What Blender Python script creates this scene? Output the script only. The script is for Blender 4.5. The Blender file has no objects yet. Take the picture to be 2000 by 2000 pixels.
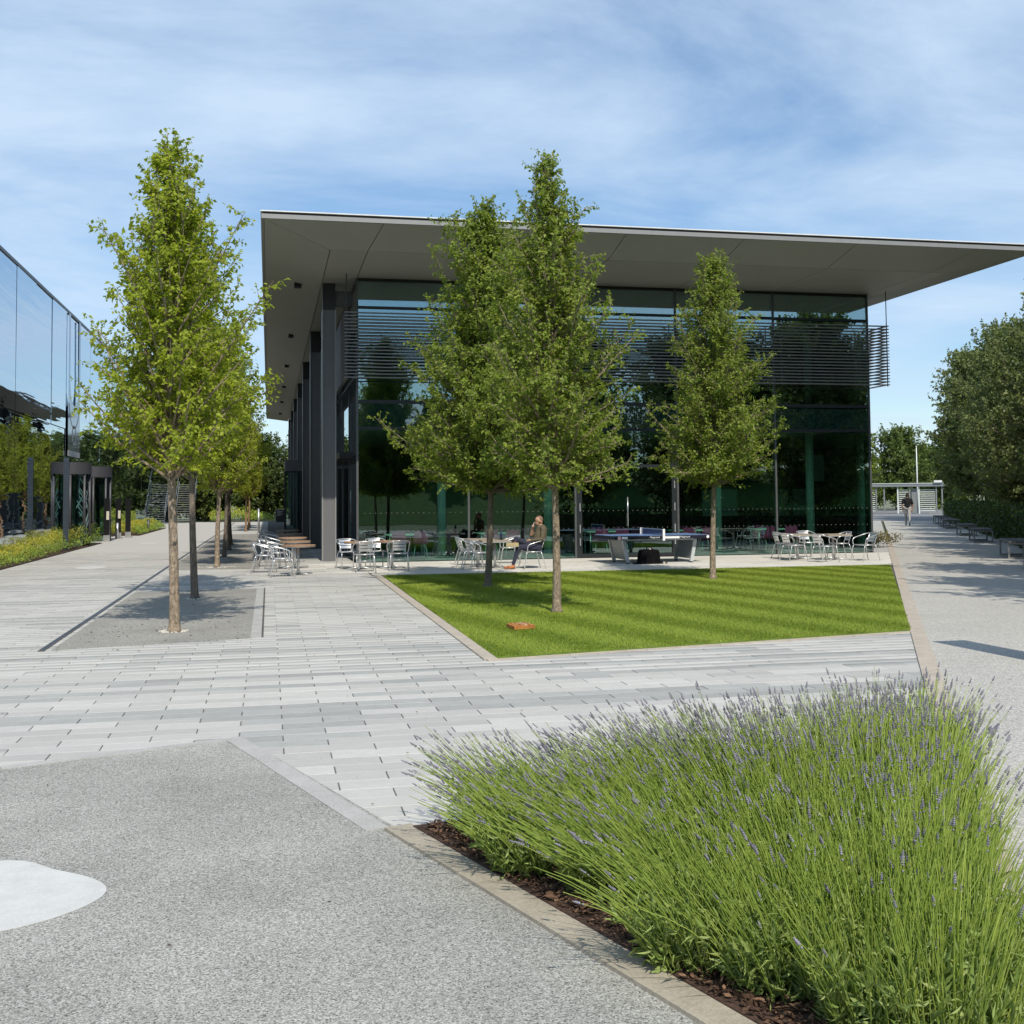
import bpy, bmesh, math, random
import numpy as np
from mathutils import Vector, Matrix
R = math.radians
S = bpy.context.scene
COL = S.collection
rnd = random.Random(7)

# ------------------------------------------------------------------ camera
EYE = 1.75
FPX, CY, PITCH, ROLL, YAW = 2206.9, 860.7, 0.0507, 0.00833, 0.2123
fw = Vector((math.sin(YAW) * math.cos(PITCH), math.cos(YAW) * math.cos(PITCH), math.sin(PITCH)))
rt = Vector((math.cos(YAW), -math.sin(YAW), 0))
dn = -rt.cross(fw)
r2 = math.cos(ROLL) * rt + math.sin(ROLL) * dn
d2 = -math.sin(ROLL) * rt + math.cos(ROLL) * dn
cd = bpy.data.cameras.new('camera')
cam = bpy.data.objects.new('camera', cd)
COL.objects.link(cam)
m = Matrix.Identity(4)
for i in range(3):
    m[i][0], m[i][1], m[i][2] = r2[i], -d2[i], -fw[i]
m[2][3] = EYE
cam.matrix_world = m
cd.sensor_width = 36
cd.lens = FPX / 2000 * 36
cd.shift_y = -(1000 - CY) / 2000
cd.clip_end = 3000
cd.clip_start = .05
S.camera = cam

# ------------------------------------------------------------------ world and sun
SUN_AZ, SUN_EL = R(-2), R(47)         # the light travels towards +Y, turned 2 degrees to -X
W = bpy.data.worlds.new('World')
S.world = W
W.use_nodes = True
nt = W.node_tree
nt.nodes.clear()
def wn(t, **k):
    n = nt.nodes.new(t)
    for a, b in k.items():
        setattr(n, a, b)
    return n
sky = wn('ShaderNodeTexSky', sky_type='NISHITA', sun_disc=False)
sky.sun_elevation = SUN_EL
sky.sun_rotation = math.pi + SUN_AZ
sky.altitude = 50
sky.air_density = 1.0
sky.dust_density = 0.2
sky.ozone_density = 2.0
tc = wn('ShaderNodeTexCoord')
sep = wn('ShaderNodeSeparateXYZ')
nt.links.new(tc.outputs['Generated'], sep.inputs[0])
zz = wn('ShaderNodeMath', operation='MAXIMUM'); zz.inputs[1].default_value = 0.0
nt.links.new(sep.outputs[2], zz.inputs[0])
za = wn('ShaderNodeMath', operation='ADD'); za.inputs[1].default_value = 0.16
nt.links.new(zz.outputs[0], za.inputs[0])
dx = wn('ShaderNodeMath', operation='DIVIDE'); dy = wn('ShaderNodeMath', operation='DIVIDE')
for d_, k in ((dx, 0), (dy, 1)):
    nt.links.new(sep.outputs[k], d_.inputs[0]); nt.links.new(za.outputs[0], d_.inputs[1])
cmb = wn('ShaderNodeCombineXYZ')
nt.links.new(dx.outputs[0], cmb.inputs[0]); nt.links.new(dy.outputs[0], cmb.inputs[1])
mp = wn('ShaderNodeMapping'); mp.inputs['Rotation'].default_value = (0, 0, R(-24)); mp.inputs['Scale'].default_value = (0.75, 1.25, 1)
mp.inputs['Location'].default_value = (0.35, 0.2, 0)
nt.links.new(cmb.outputs[0], mp.inputs[0])
n1 = wn('ShaderNodeTexNoise'); n1.inputs['Scale'].default_value = 1.25; n1.inputs['Detail'].default_value = 9; n1.inputs['Roughness'].default_value = 0.60
n1.inputs['Distortion'].default_value = 0.35
nt.links.new(mp.outputs[0], n1.inputs['Vector'])
ramp = wn('ShaderNodeValToRGB')
ramp.color_ramp.elements[0].position = 0.36; ramp.color_ramp.elements[0].color = (0, 0, 0, 1)
ramp.color_ramp.elements[1].position = 0.66; ramp.color_ramp.elements[1].color = (1, 1, 1, 1)
nt.links.new(n1.outputs['Fac'], ramp.inputs[0])
fm = wn('ShaderNodeMath', operation='MULTIPLY'); fm.inputs[1].default_value = 0.60
nt.links.new(ramp.outputs[0], fm.inputs[0])
# thin milky veil everywhere, so the blue stays soft
fa = wn('ShaderNodeMath', operation='ADD'); fa.inputs[1].default_value = 0.33
nt.links.new(fm.outputs[0], fa.inputs[0])
mixc = wn('ShaderNodeMix', data_type='RGBA')
mixc.inputs['B'].default_value = (5.3, 6.6, 8.2, 1)
hsv = wn('ShaderNodeHueSaturation'); hsv.inputs['Saturation'].default_value = 1.38; hsv.inputs['Value'].default_value = 1.04
nt.links.new(sky.outputs[0], hsv.inputs['Color'])
nt.links.new(fa.outputs[0], mixc.inputs['Factor']); nt.links.new(hsv.outputs[0], mixc.inputs['A'])
bg = wn('ShaderNodeBackground'); bg.inputs['Strength'].default_value = 0.095
nt.links.new(mixc.outputs['Result'], bg.inputs['Color'])
wo = wn('ShaderNodeOutputWorld')
nt.links.new(bg.outputs[0], wo.inputs['Surface'])

sl = bpy.data.lights.new('sun', 'SUN')
sl.energy = 3.4
sl.angle = R(0.53)
sl.color = (1.0, 0.93, 0.81)
so = bpy.data.objects.new('sun', sl)
COL.objects.link(so)
sd = Vector((math.sin(SUN_AZ) * math.cos(SUN_EL), math.cos(SUN_AZ) * math.cos(SUN_EL), -math.sin(SUN_EL)))
so.rotation_euler = sd.to_track_quat('-Z', 'Y').to_euler()
so.location = (0, -20, 30)

S.view_settings.view_transform = 'Standard'
S.view_settings.look = 'None'
S.view_settings.exposure = 0.36
S.view_settings.gamma = 1
S.render.engine = 'CYCLES'
S.cycles.max_bounces = 8
S.cycles.transparent_max_bounces = 16
S.cycles.use_denoising = True
S.cycles.sample_clamp_indirect = 6
S.cycles.caustics_reflective = False
S.cycles.caustics_refractive = False

# ------------------------------------------------------------------ materials
MAT = {}
def new_mat(name):
    M = bpy.data.materials.new(name); M.use_nodes = True
    t = M.node_tree; t.nodes.clear()
    o = t.nodes.new('ShaderNodeOutputMaterial')
    MAT[name] = M
    return M, t, o
def nd(t, ty, **k):
    n = t.nodes.new(ty)
    for a, b in k.items():
        setattr(n, a, b)
    return n
def col4(c): return (c[0], c[1], c[2], 1)
def mat(name, c, rough=.6, metal=0.0, var=.12, vscale=6.0, bump=0.0, bscale=40.0, stretch=(1, 1, 1), spec=.4, fine=0.0, fscale=150.):
    """principled with noise-driven tone variation, optional second fine speckle and bump"""
    M, t, o = new_mat(name)
    p = nd(t, 'ShaderNodeBsdfPrincipled')
    p.inputs['Roughness'].default_value = rough
    p.inputs['Metallic'].default_value = metal
    p.inputs['Specular IOR Level'].default_value = spec
    tcn = nd(t, 'ShaderNodeTexCoord'); mpn = nd(t, 'ShaderNodeMapping'); mpn.inputs['Scale'].default_value = stretch
    t.links.new(tcn.outputs['Object'], mpn.inputs[0])
    nz = nd(t, 'ShaderNodeTexNoise'); nz.inputs['Scale'].default_value = vscale; nz.inputs['Detail'].default_value = 6; nz.inputs['Roughness'].default_value = .65
    t.links.new(mpn.outputs[0], nz.inputs['Vector'])
    rp = nd(t, 'ShaderNodeValToRGB')
    rp.color_ramp.elements[0].position = .3; rp.color_ramp.elements[1].position = .7
    rp.color_ramp.elements[0].color = col4([x * (1 - var) for x in c]); rp.color_ramp.elements[1].color = col4([min(1, x * (1 + var)) for x in c])
    t.links.new(nz.outputs['Fac'], rp.inputs[0])
    cout = rp.outputs[0]
    if fine:
        vz = nd(t, 'ShaderNodeTexVoronoi'); vz.inputs['Scale'].default_value = fscale
        t.links.new(mpn.outputs[0], vz.inputs['Vector'])
        sh = nd(t, 'ShaderNodeSeparateColor'); t.links.new(vz.outputs['Color'], sh.inputs[0])
        mr = nd(t, 'ShaderNodeMapRange'); mr.inputs['To Min'].default_value = 1 - fine; mr.inputs['To Max'].default_value = 1 + fine
        t.links.new(sh.outputs[0], mr.inputs[0])
        mx = nd(t, 'ShaderNodeMix', data_type='RGBA', blend_type='MULTIPLY'); mx.inputs['Factor'].default_value = 1
        cc = nd(t, 'ShaderNodeCombineColor')
        for k in range(3): t.links.new(mr.outputs[0], cc.inputs[k])
        t.links.new(cout, mx.inputs['A']); t.links.new(cc.outputs[0], mx.inputs['B'])
        cout = mx.outputs['Result']
    t.links.new(cout, p.inputs['Base Color'])
    if bump:
        bz = nd(t, 'ShaderNodeTexNoise'); bz.inputs['Scale'].default_value = bscale; bz.inputs['Detail'].default_value = 5
        t.links.new(mpn.outputs[0], bz.inputs['Vector'])
        b = nd(t, 'ShaderNodeBump'); b.inputs['Strength'].default_value = bump; b.inputs['Distance'].default_value = .01
        t.links.new(bz.outputs['Fac'], b.inputs['Height']); t.links.new(b.outputs[0], p.inputs['Normal'])
    t.links.new(p.outputs[0], o.inputs[0])
    return M

def leaf_mat(name, c_lo, c_hi, trans=.35, rough=.5, attr='lv'):
    M, t, o = new_mat(name)
    at = nd(t, 'ShaderNodeAttribute'); at.attribute_name = attr
    rp = nd(t, 'ShaderNodeValToRGB')
    rp.color_ramp.elements[0].color = col4(c_lo); rp.color_ramp.elements[1].color = col4(c_hi)
    t.links.new(at.outputs['Fac'], rp.inputs[0])
    p = nd(t, 'ShaderNodeBsdfPrincipled'); p.inputs['Roughness'].default_value = rough; p.inputs['Specular IOR Level'].default_value = .35
    tr = nd(t, 'ShaderNodeBsdfTranslucent')
    br = nd(t, 'ShaderNodeMix', data_type='RGBA', blend_type='MULTIPLY'); br.inputs['Factor'].default_value = 1; br.inputs['B'].default_value = (1.25, 1.3, .7, 1)
    t.links.new(rp.outputs[0], br.inputs['A'])
    t.links.new(rp.outputs[0], p.inputs['Base Color']); t.links.new(br.outputs['Result'], tr.inputs['Color'])
    mx = nd(t, 'ShaderNodeMixShader'); mx.inputs[0].default_value = trans
    t.links.new(p.outputs[0], mx.inputs[1]); t.links.new(tr.outputs[0], mx.inputs[2]); t.links.new(mx.outputs[0], o.inputs[0])
    return M

def stone_mat(name, c, var=.07):
    """granite flag: soft cloudy grain along the stone, fine speckle, tone offset per stone"""
    M, t, o = new_mat(name)
    p = nd(t, 'ShaderNodeBsdfPrincipled'); p.inputs['Roughness'].default_value = .72; p.inputs['Specular IOR Level'].default_value = .3
    gm = nd(t, 'ShaderNodeNewGeometry'); mpn = nd(t, 'ShaderNodeMapping'); mpn.inputs['Scale'].default_value = (5.0, 8.0, 1)
    t.links.new(gm.outputs['Position'], mpn.inputs[0])
    nz = nd(t, 'ShaderNodeTexNoise'); nz.inputs['Scale'].default_value = 1.2; nz.inputs['Detail'].default_value = 7; nz.inputs['Roughness'].default_value = .7
    t.links.new(mpn.outputs[0], nz.inputs['Vector'])
    sp = nd(t, 'ShaderNodeTexNoise'); sp.inputs['Scale'].default_value = 170; sp.inputs['Detail'].default_value = 2
    t.links.new(gm.outputs['Position'], sp.inputs['Vector'])
    oi = nd(t, 'ShaderNodeObjectInfo'); at = nd(t, 'ShaderNodeAttribute'); at.attribute_name = 'sv'
    a1 = nd(t, 'ShaderNodeMath', operation='ADD'); t.links.new(oi.outputs['Random'], a1.inputs[0]); t.links.new(at.outputs['Fac'], a1.inputs[1])
    fr = nd(t, 'ShaderNodeMath', operation='FRACT'); t.links.new(a1.outputs[0], fr.inputs[0])
    m1 = nd(t, 'ShaderNodeMath', operation='MULTIPLY_ADD'); m1.inputs[1].default_value = .20; m1.inputs[2].default_value = .90
    t.links.new(fr.outputs[0], m1.inputs[0])
    m2 = nd(t, 'ShaderNodeMapRange'); m2.inputs['From Min'].default_value = .25; m2.inputs['From Max'].default_value = .75; m2.inputs['To Min'].default_value = 1 - var; m2.inputs['To Max'].default_value = 1 + var
    t.links.new(nz.outputs['Fac'], m2.inputs[0])
    m3 = nd(t, 'ShaderNodeMapRange'); m3.inputs['From Min'].default_value = .3; m3.inputs['From Max'].default_value = .7; m3.inputs['To Min'].default_value = .90; m3.inputs['To Max'].default_value = 1.10
    t.links.new(sp.outputs['Fac'], m3.inputs[0])
    q = nd(t, 'ShaderNodeMath', operation='MULTIPLY'); t.links.new(m1.outputs[0], q.inputs[0]); t.links.new(m2.outputs[0], q.inputs[1])
    q2 = nd(t, 'ShaderNodeMath', operation='MULTIPLY'); t.links.new(q.outputs[0], q2.inputs[0]); t.links.new(m3.outputs[0], q2.inputs[1])
    vm = nd(t, 'ShaderNodeVectorMath', operation='SCALE'); vm.inputs[0].default_value = c; t.links.new(q2.outputs[0], vm.inputs['Scale'])
    t.links.new(vm.outputs[0], p.inputs['Base Color'])
    b = nd(t, 'ShaderNodeBump'); b.inputs['Strength'].default_value = .25; b.inputs['Distance'].default_value = .004
    t.links.new(sp.outputs['Fac'], b.inputs['Height']); t.links.new(b.outputs[0], p.inputs['Normal'])
    t.links.new(p.outputs[0], o.inputs[0])
    return M

def aggregate_mat(name, stops, scale, big=.10):
    """resin-bound gravel: small stones of several tones, with broad worn patches"""
    M, t, o = new_mat(name)
    p = nd(t, 'ShaderNodeBsdfPrincipled'); p.inputs['Roughness'].default_value = .8; p.inputs['Specular IOR Level'].default_value = .25
    gm = nd(t, 'ShaderNodeNewGeometry')
    vz = nd(t, 'ShaderNodeTexVoronoi'); vz.inputs['Scale'].default_value = scale; t.links.new(gm.outputs['Position'], vz.inputs['Vector'])
    sc = nd(t, 'ShaderNodeSeparateColor'); t.links.new(vz.outputs['Color'], sc.inputs[0])
    rp = nd(t, 'ShaderNodeValToRGB')
    while len(rp.color_ramp.elements) < len(stops): rp.color_ramp.elements.new(.5)
    for e, (pos, c) in zip(rp.color_ramp.elements, stops):
        e.position = pos; e.color = col4(c)
    t.links.new(sc.outputs[0], rp.inputs[0])
    nz = nd(t, 'ShaderNodeTexNoise'); nz.inputs['Scale'].default_value = .8; nz.inputs['Detail'].default_value = 6; nz.inputs['Roughness'].default_value = .6
    t.links.new(gm.outputs['Position'], nz.inputs['Vector'])
    mr = nd(t, 'ShaderNodeMapRange'); mr.inputs['From Min'].default_value = .3; mr.inputs['From Max'].default_value = .7; mr.inputs['To Min'].default_value = 1 - big; mr.inputs['To Max'].default_value = 1 + big
    t.links.new(nz.outputs['Fac'], mr.inputs[0])
    vm = nd(t, 'ShaderNodeVectorMath', operation='SCALE'); t.links.new(rp.outputs[0], vm.inputs[0]); t.links.new(mr.outputs[0], vm.inputs['Scale'])
    t.links.new(vm.outputs[0], p.inputs['Base Color'])
    b = nd(t, 'ShaderNodeBump'); b.inputs['Strength'].default_value = .5; b.inputs['Distance'].default_value = .004; b.invert = True
    t.links.new(vz.outputs['Distance'], b.inputs['Height']); t.links.new(b.outputs[0], p.inputs['Normal'])
    t.links.new(p.outputs[0], o.inputs[0])
    return M

def glass_mat(name, tint, refl_lo, refl_hi, back=None, refl_col=(1, 1, 1), wave=0.0, wscale=(1, .3, 4), rough=0.0):
    """one pane: tinted see-through (or dark backing) under a coated reflection that grows at grazing angles"""
    M, t, o = new_mat(name)
    if back is None:
        under = nd(t, 'ShaderNodeBsdfTransparent'); under.inputs[0].default_value = col4(tint)
    else:
        under = nd(t, 'ShaderNodeBsdfDiffuse'); under.inputs[0].default_value = col4(back)
    gl = nd(t, 'ShaderNodeBsdfGlossy'); gl.inputs['Roughness'].default_value = rough; gl.inputs['Color'].default_value = col4(refl_col)
    fr = nd(t, 'ShaderNodeLayerWeight'); fr.inputs['Blend'].default_value = .35
    mr = nd(t, 'ShaderNodeMapRange'); mr.inputs['To Min'].default_value = refl_lo; mr.inputs['To Max'].default_value = refl_hi
    t.links.new(fr.outputs['Facing'], mr.inputs[0])
    mx = nd(t, 'ShaderNodeMixShader'); t.links.new(mr.outputs[0], mx.inputs[0]); t.links.new(under.outputs[0], mx.inputs[1]); t.links.new(gl.outputs[0], mx.inputs[2])
    if wave:
        gm = nd(t, 'ShaderNodeNewGeometry'); mpn = nd(t, 'ShaderNodeMapping'); mpn.inputs['Scale'].default_value = wscale
        t.links.new(gm.outputs['Position'], mpn.inputs[0])
        nz = nd(t, 'ShaderNodeTexNoise'); nz.inputs['Scale'].default_value = 1; nz.inputs['Detail'].default_value = 2; nz.inputs['Roughness'].default_value = .4
        t.links.new(mpn.outputs[0], nz.inputs['Vector'])
        b = nd(t, 'ShaderNodeBump'); b.inputs['Strength'].default_value = 1; b.inputs['Distance'].default_value = wave
        t.links.new(nz.outputs['Fac'], b.inputs['Height']); t.links.new(b.outputs[0], gl.inputs['Normal'])
    t.links.new(mx.outputs[0], o.inputs[0])
    return M

stone_mat('stone_light', (.475, .462, .432)); stone_mat('stone_mid', (.445, .434, .408)); stone_mat('stone_dark', (.35, .35, .333), .10)
mat('joint', (.14, .137, .13), .95)
stone_mat('terrace_stone', (.62, .595, .54), .06)
aggregate_mat('gravel_near', [(0, (.10, .098, .088)), (.2, (.25, .245, .22)), (.6, (.33, .325, .295)), (1, (.52, .51, .475))], 165, .17)
aggregate_mat('gravel_bed', [(0, (.14, .13, .11)), (.3, (.25, .24, .215)), (.7, (.31, .295, .27)), (1, (.47, .46, .43))], 110, .14)
aggregate_mat('gravel_path', [(0, (.22, .21, .185)), (.3, (.38, .365, .33)), (.7, (.47, .45, .41)), (1, (.64, .62, .58))], 110, .06)
mat('kerb_grey', (.40, .39, .37), .8, var=.12, vscale=3, bump=.15, fine=.12, fscale=140)
mat('kerb_tan', (.36, .32, .255), .85, var=.16, vscale=4, bump=.2, fine=.12, fscale=120)
mat('kerb_pink', (.43, .375, .31), .85, var=.14, vscale=5, bump=.15, fine=.1, fscale=120)
mat('drain_steel', (.10, .09, .085), .6, var=.25)
mat('white_paint', (.56, .56, .54), .75, var=.10, vscale=5, bump=.25, bscale=120, fine=.05, fscale=160)
mat('far_ground', (.16, .17, .10), .95, var=.3, vscale=.4)
mat('soil_grass', (.12, .175, .02), .95, var=.25, vscale=3)
mat('bank_grass', (.05, .10, .014), .95, var=.3, vscale=1.5)
mat('mulch_base', (.07, .04, .028), .95, var=.4, vscale=30, bump=.6, bscale=60)
mat('asphalt_far', (.20, .20, .20), .9, fine=.15)
leaf_mat('bark_chip', (.035, .018, .012), (.27, .16, .095), 0.0, .9)
leaf_mat('grass_blade', (.14, .205, .013), (.35, .42, .06), .25, .6)
leaf_mat('lavender_stem', (.235, .355, .042), (.58, .67, .17), .32, .6)
leaf_mat('lavender_leaf', (.175, .27, .055), (.46, .53, .20), .32, .65)
leaf_mat('lavender_flower', (.15, .142, .175), (.38, .365, .43), .1, .85)
leaf_mat('leaf_gold', (.155, .225, .017), (.48, .53, .055), .48)
leaf_mat('leaf_olive', (.088, .15, .017), (.36, .43, .07), .45)
leaf_mat('leaf_willow', (.07, .10, .028), (.24, .28, .10), .32)
leaf_mat('leaf_dark', (.035, .06, .015), (.12, .17, .035), .25)
leaf_mat('leaf_wood', (.05, .085, .018), (.18, .24, .05), .3)
leaf_mat('leaf_hedge', (.03, .06, .012), (.10, .16, .03), .25)
leaf_mat('leaf_yellow', (.22, .30, .03), (.62, .52, .07), .3)
leaf_mat('leaf_bed_green', (.12, .22, .03), (.33, .42, .07), .3)
leaf_mat('leaf_brownish', (.08, .09, .03), (.25, .20, .08), .3)
mat('bark_light', (.25, .195, .14), .9, var=.62, vscale=14, bump=.9, bscale=38, stretch=(1.6, 1.6, .8), fine=.28, fscale=48)
mat('bark_dark', (.165, .135, .105), .92, var=.5, vscale=12, bump=.9, bscale=36, stretch=(2.4, 2.4, .6), fine=.25, fscale=50)
mat('bark_rust', (.24, .15, .09), .92, var=.3, vscale=8, bump=.5)
mat('gravel_collar', (.66, .63, .55), .9, var=.2, vscale=60, bump=.8, bscale=90)
# building
mat('soffit', (.33, .335, .31), .55, var=.05, vscale=.8, spec=.35)
mat('fascia', (.27, .27, .265), .45, metal=.2, var=.05)
mat('roof_edge_white', (.72, .72, .72), .5, var=.1, vscale=3)
mat('roof_dark', (.05, .05, .055), .7)
mat('column_steel', (.15, .15, .155), .5, metal=.15, var=.06, vscale=1.5)
mat('column_edge', (.27, .27, .265), .45, metal=.2, var=.06)
mat('frame_dark', (.018, .022, .024), .4, var=.1)
mat('frame_grey', (.10, .105, .108), .45, metal=.3)
mat('louvre', (.23, .22, .22), .42, metal=.35, var=.06)
glass_mat('glass_upper', (.62, .80, .73), .24, .8, refl_col=(.80, .95, 1.0), wave=.0012, wscale=(.5, .5, .9))
glass_mat('glass_front', (.66, .89, .81), .10, .8, refl_col=(.86, .96, 1.0), wave=.0012, wscale=(.5, .5, .9))
glass_mat('glass_side', (.6, .72, .68), .12, .8, refl_col=(.9, .97, 1.0))
glass_mat('glass_spandrel', None or (0, 0, 0), .20, .85, back=(.008, .03, .026), refl_col=(.86, .96, 1.0))
glass_mat('glass_mirror', (0, 0, 0), .45, .90, back=(.012, .02, .022), refl_col=(.86, .93, 1.0), wave=.010, wscale=(1, .22, 3.2))
glass_mat('glass_door', (.6, .74, .72), .08, .8, refl_col=(.9, .97, 1.0))
glass_mat('film_gloss', (0, 0, 0), .22, .55, back=(.22, .22, .27), refl_col=(.86, .92, 1.0), rough=.05)
mat('film_grey', (.30, .31, .36), .35, var=.08, spec=.6)
mat('film_ring', (.62, .62, .64), .4)
mat('drum_metal', (.07, .07, .08), .45, metal=.2, var=.05)
mat('drum_stripe', (.30, .42, .42), .5)
mat('rib_blue', (.05, .085, .12), .35, metal=.4)
mat('black_gloss', (.012, .012, .013), .25)
mat('reader_cream', (.55, .52, .42), .4)
mat('interior_floor', (.22, .23, .23), .5)
mat('interior_wall', (.06, .07, .07), .8)
mat('interior_ceiling', (.28, .29, .28), .8)
mat('interior_column', (.62, .66, .62), .6)
mat('interior_table', (.75, .78, .70), .4)
mat('pink_plastic', (.55, .06, .20), .4)
mat('screen_white', (.7, .75, .72), .5)
# furniture
mat('aluminium', (.72, .73, .74), .30, metal=.75, var=.05, spec=.6)
mat('aluminium_dull', (.56, .57, .57), .42, metal=.6, var=.06)
mat('teak', (.36, .22, .13), .55, var=.3, vscale=14, stretch=(1, 8, 1))
mat('teak_pale', (.33, .27, .20), .6, var=.25, vscale=14, stretch=(1, 8, 1))
mat('table_blue', (.10, .21, .46), .32, var=.04, spec=.6)
mat('table_edge', (.012, .014, .025), .4)
mat('table_leg', (.52, .55, .55), .45, metal=.2)
mat('table_panel', (.30, .32, .31), .5, metal=.3)
mat('white_print', (.80, .80, .80), .5, var=.02)
mat('net', (.20, .19, .28), .8)
mat('pink_sticker', (.8, .5, .5), .5)
mat('rubber', (.015, .015, .016), .7)
mat('bag_black', (.006, .006, .007), .95, var=.4, vscale=12, bump=.4, bscale=20, spec=.05)
mat('rust', (.42, .17, .045), .8, var=.45, vscale=14, bump=.4)
mat('stainless', (.55, .55, .54), .35, metal=.8)
mat('galvanised', (.27, .285, .285), .5, metal=.5, var=.12)
mat('bench_top', (.10, .10, .10), .7, var=.2)
mat('bench_steel', (.33, .33, .31), .5, metal=.5, var=.15)
mat('shelter_roof', (.20, .22, .23), .6)
mat('shelter_light', (.62, .66, .63), .5)
mat('fence_white', (.70, .72, .72), .6)
mat('sign_panel', (.03, .028, .028), .5)
mat('sign_text', (.6, .6, .58), .6)
mat('bottle_navy', (.02, .035, .08), .35, spec=.6)
mat('pole_white', (.72, .74, .72), .5)
mat('green_totem', (.05, .26, .22), .5)
# people
mat('skin', (.46, .26, .17), .55, var=.08, vscale=20)
mat('hair_short', (.20, .125, .085), .85, var=.25, vscale=60)
mat('hair_dark', (.02, .015, .012), .8)
mat('shirt_olive', (.115, .095, .06), .9, var=.15, vscale=16, bump=.3, bscale=22)
mat('trousers_navy', (.030, .033, .055), .9, var=.2, vscale=16, bump=.3, bscale=22)
mat('shoe_tan', (.42, .15, .05), .6, var=.2)
mat('shoe_sole', (.42, .34, .19), .8, var=.15)
mat('phone_black', (.01, .01, .012), .3)
mat('tshirt_black', (.010, .010, .012), .9, var=.2)
mat('trousers_grey', (.36, .35, .34), .9, var=.12)
mat('shoe_black', (.03, .03, .03), .6)

# ------------------------------------------------------------------ mesh helpers
class MB:
    def __init__(s): s.v = []; s.f = []; s.mi = []; s.sm = []; s.cur = 0; s.smooth = False
    def add(s, vs, fs):
        o = len(s.v); s.v += [tuple(p) for p in vs]
        for f in fs:
            s.f.append([i + o for i in f]); s.mi.append(s.cur); s.sm.append(s.smooth)
        return s
    def box(s, x0, y0, z0, x1, y1, z1):
        return s.add([(x0, y0, z0), (x1, y0, z0), (x1, y1, z0), (x0, y1, z0), (x0, y0, z1), (x1, y0, z1), (x1, y1, z1), (x0, y1, z1)],
                     [(0, 3, 2, 1), (4, 5, 6, 7), (0, 1, 5, 4), (1, 2, 6, 5), (2, 3, 7, 6), (3, 0, 4, 7)])
    def bev(s, x0, y0, z0, x1, y1, z1, b):
        """box with a chamfered top edge"""
        return s.add([(x0, y0, z0), (x1, y0, z0), (x1, y1, z0), (x0, y1, z0), (x0, y0, z1 - b), (x1, y0, z1 - b), (x1, y1, z1 - b), (x0, y1, z1 - b),
                      (x0 + b, y0 + b, z1), (x1 - b, y0 + b, z1), (x1 - b, y1 - b, z1), (x0 + b, y1 - b, z1)],
                     [(0, 3, 2, 1), (0, 1, 5, 4), (1, 2, 6, 5), (2, 3, 7, 6), (3, 0, 4, 7), (4, 5, 9, 8), (5, 6, 10, 9), (6, 7, 11, 10), (7, 4, 8, 11), (8, 9, 10, 11)])
    def prism(s, poly, z0, z1):
        n = len(poly); o = [(x, y, z0) for x, y in poly] + [(x, y, z1) for x, y in poly]
        a = sum(poly[i][0] * poly[(i + 1) % n][1] - poly[(i + 1) % n][0] * poly[i][1] for i in range(n))
        if a < 0:
            o = [(x, y, z0) for x, y in poly[::-1]] + [(x, y, z1) for x, y in poly[::-1]]
        return s.add(o, [tuple(range(n - 1, -1, -1)), tuple(range(n, 2 * n))] + [(i, (i + 1) % n, n + (i + 1) % n, n + i) for i in range(n)])
    def tube(s, pts, r, sides=8, cap=True):
        pts = [Vector(p) for p in pts]; n = len(pts)
        rr = r if isinstance(r, (list, tuple)) else [r] * n
        tg = []
        for i in range(n):
            a = pts[max(0, i - 1)]; b = pts[min(n - 1, i + 1)]
            d = (b - a); tg.append(d.normalized() if d.length > 1e-9 else Vector((0, 0, 1)))
        u = tg[0].orthogonal().normalized()
        vs = []
        for i in range(n):
            u = (u - tg[i] * u.dot(tg[i]))
            u = u.normalized() if u.length > 1e-6 else tg[i].orthogonal().normalized()
            w = tg[i].cross(u)
            for k in range(sides):
                a = 2 * math.pi * k / sides
                vs.append(pts[i] + (u * math.cos(a) + w * math.sin(a)) * rr[i])
        fs = []
        for i in range(n - 1):
            for k in range(sides):
                fs.append((i * sides + k, i * sides + (k + 1) % sides, (i + 1) * sides + (k + 1) % sides, (i + 1) * sides + k))
        sm0 = s.smooth; s.smooth = sides > 4
        s.add(vs, fs)
        s.smooth = False
        if cap:
            o = len(s.v) - len(vs)
            for f in (tuple(range(sides - 1, -1, -1)), tuple(range((n - 1) * sides, n * sides))):
                s.f.append([i + o for i in f]); s.mi.append(s.cur); s.sm.append(False)
        s.smooth = sm0
        return s
    def disc(s, c, r, z0, z1, n=24):
        return s.prism([(c[0] + r * math.cos(2 * math.pi * k / n), c[1] + r * math.sin(2 * math.pi * k / n)) for k in range(n)], z0, z1)
    def mesh(s, name, mats):
        me = bpy.data.meshes.new(name)
        me.from_pydata(s.v, [], s.f)
        for q in (mats if isinstance(mats, (list, tuple)) else [mats]): me.materials.append(MAT[q])
        me.polygons.foreach_set('material_index', s.mi)
        me.polygons.foreach_set('use_smooth', s.sm)
        me.update()
        return me
    def build(s, name, mats, parent=None, loc=None, rz=0):
        return link(name, s.mesh(name, mats), parent, loc, rz)
def link(name, me, parent=None, loc=None, rz=0):
    o = bpy.data.objects.new(name, me); COL.objects.link(o)
    if loc is not None: o.location = loc
    if rz: o.rotation_euler = (0, 0, rz)
    if parent is not None: o.parent = parent
    return o
def tag(o, label, cat=None, group=None, kind=None):
    if label: o['label'] = label
    if cat: o['category'] = cat
    if group: o['group'] = group
    if kind: o['kind'] = kind
    return o
def empty(name, loc=(0, 0, 0), rz=0):
    o = bpy.data.objects.new(name, None); COL.objects.link(o); o.location = loc; o.rotation_euler = (0, 0, rz); o.empty_display_size = .1
    return o
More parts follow.
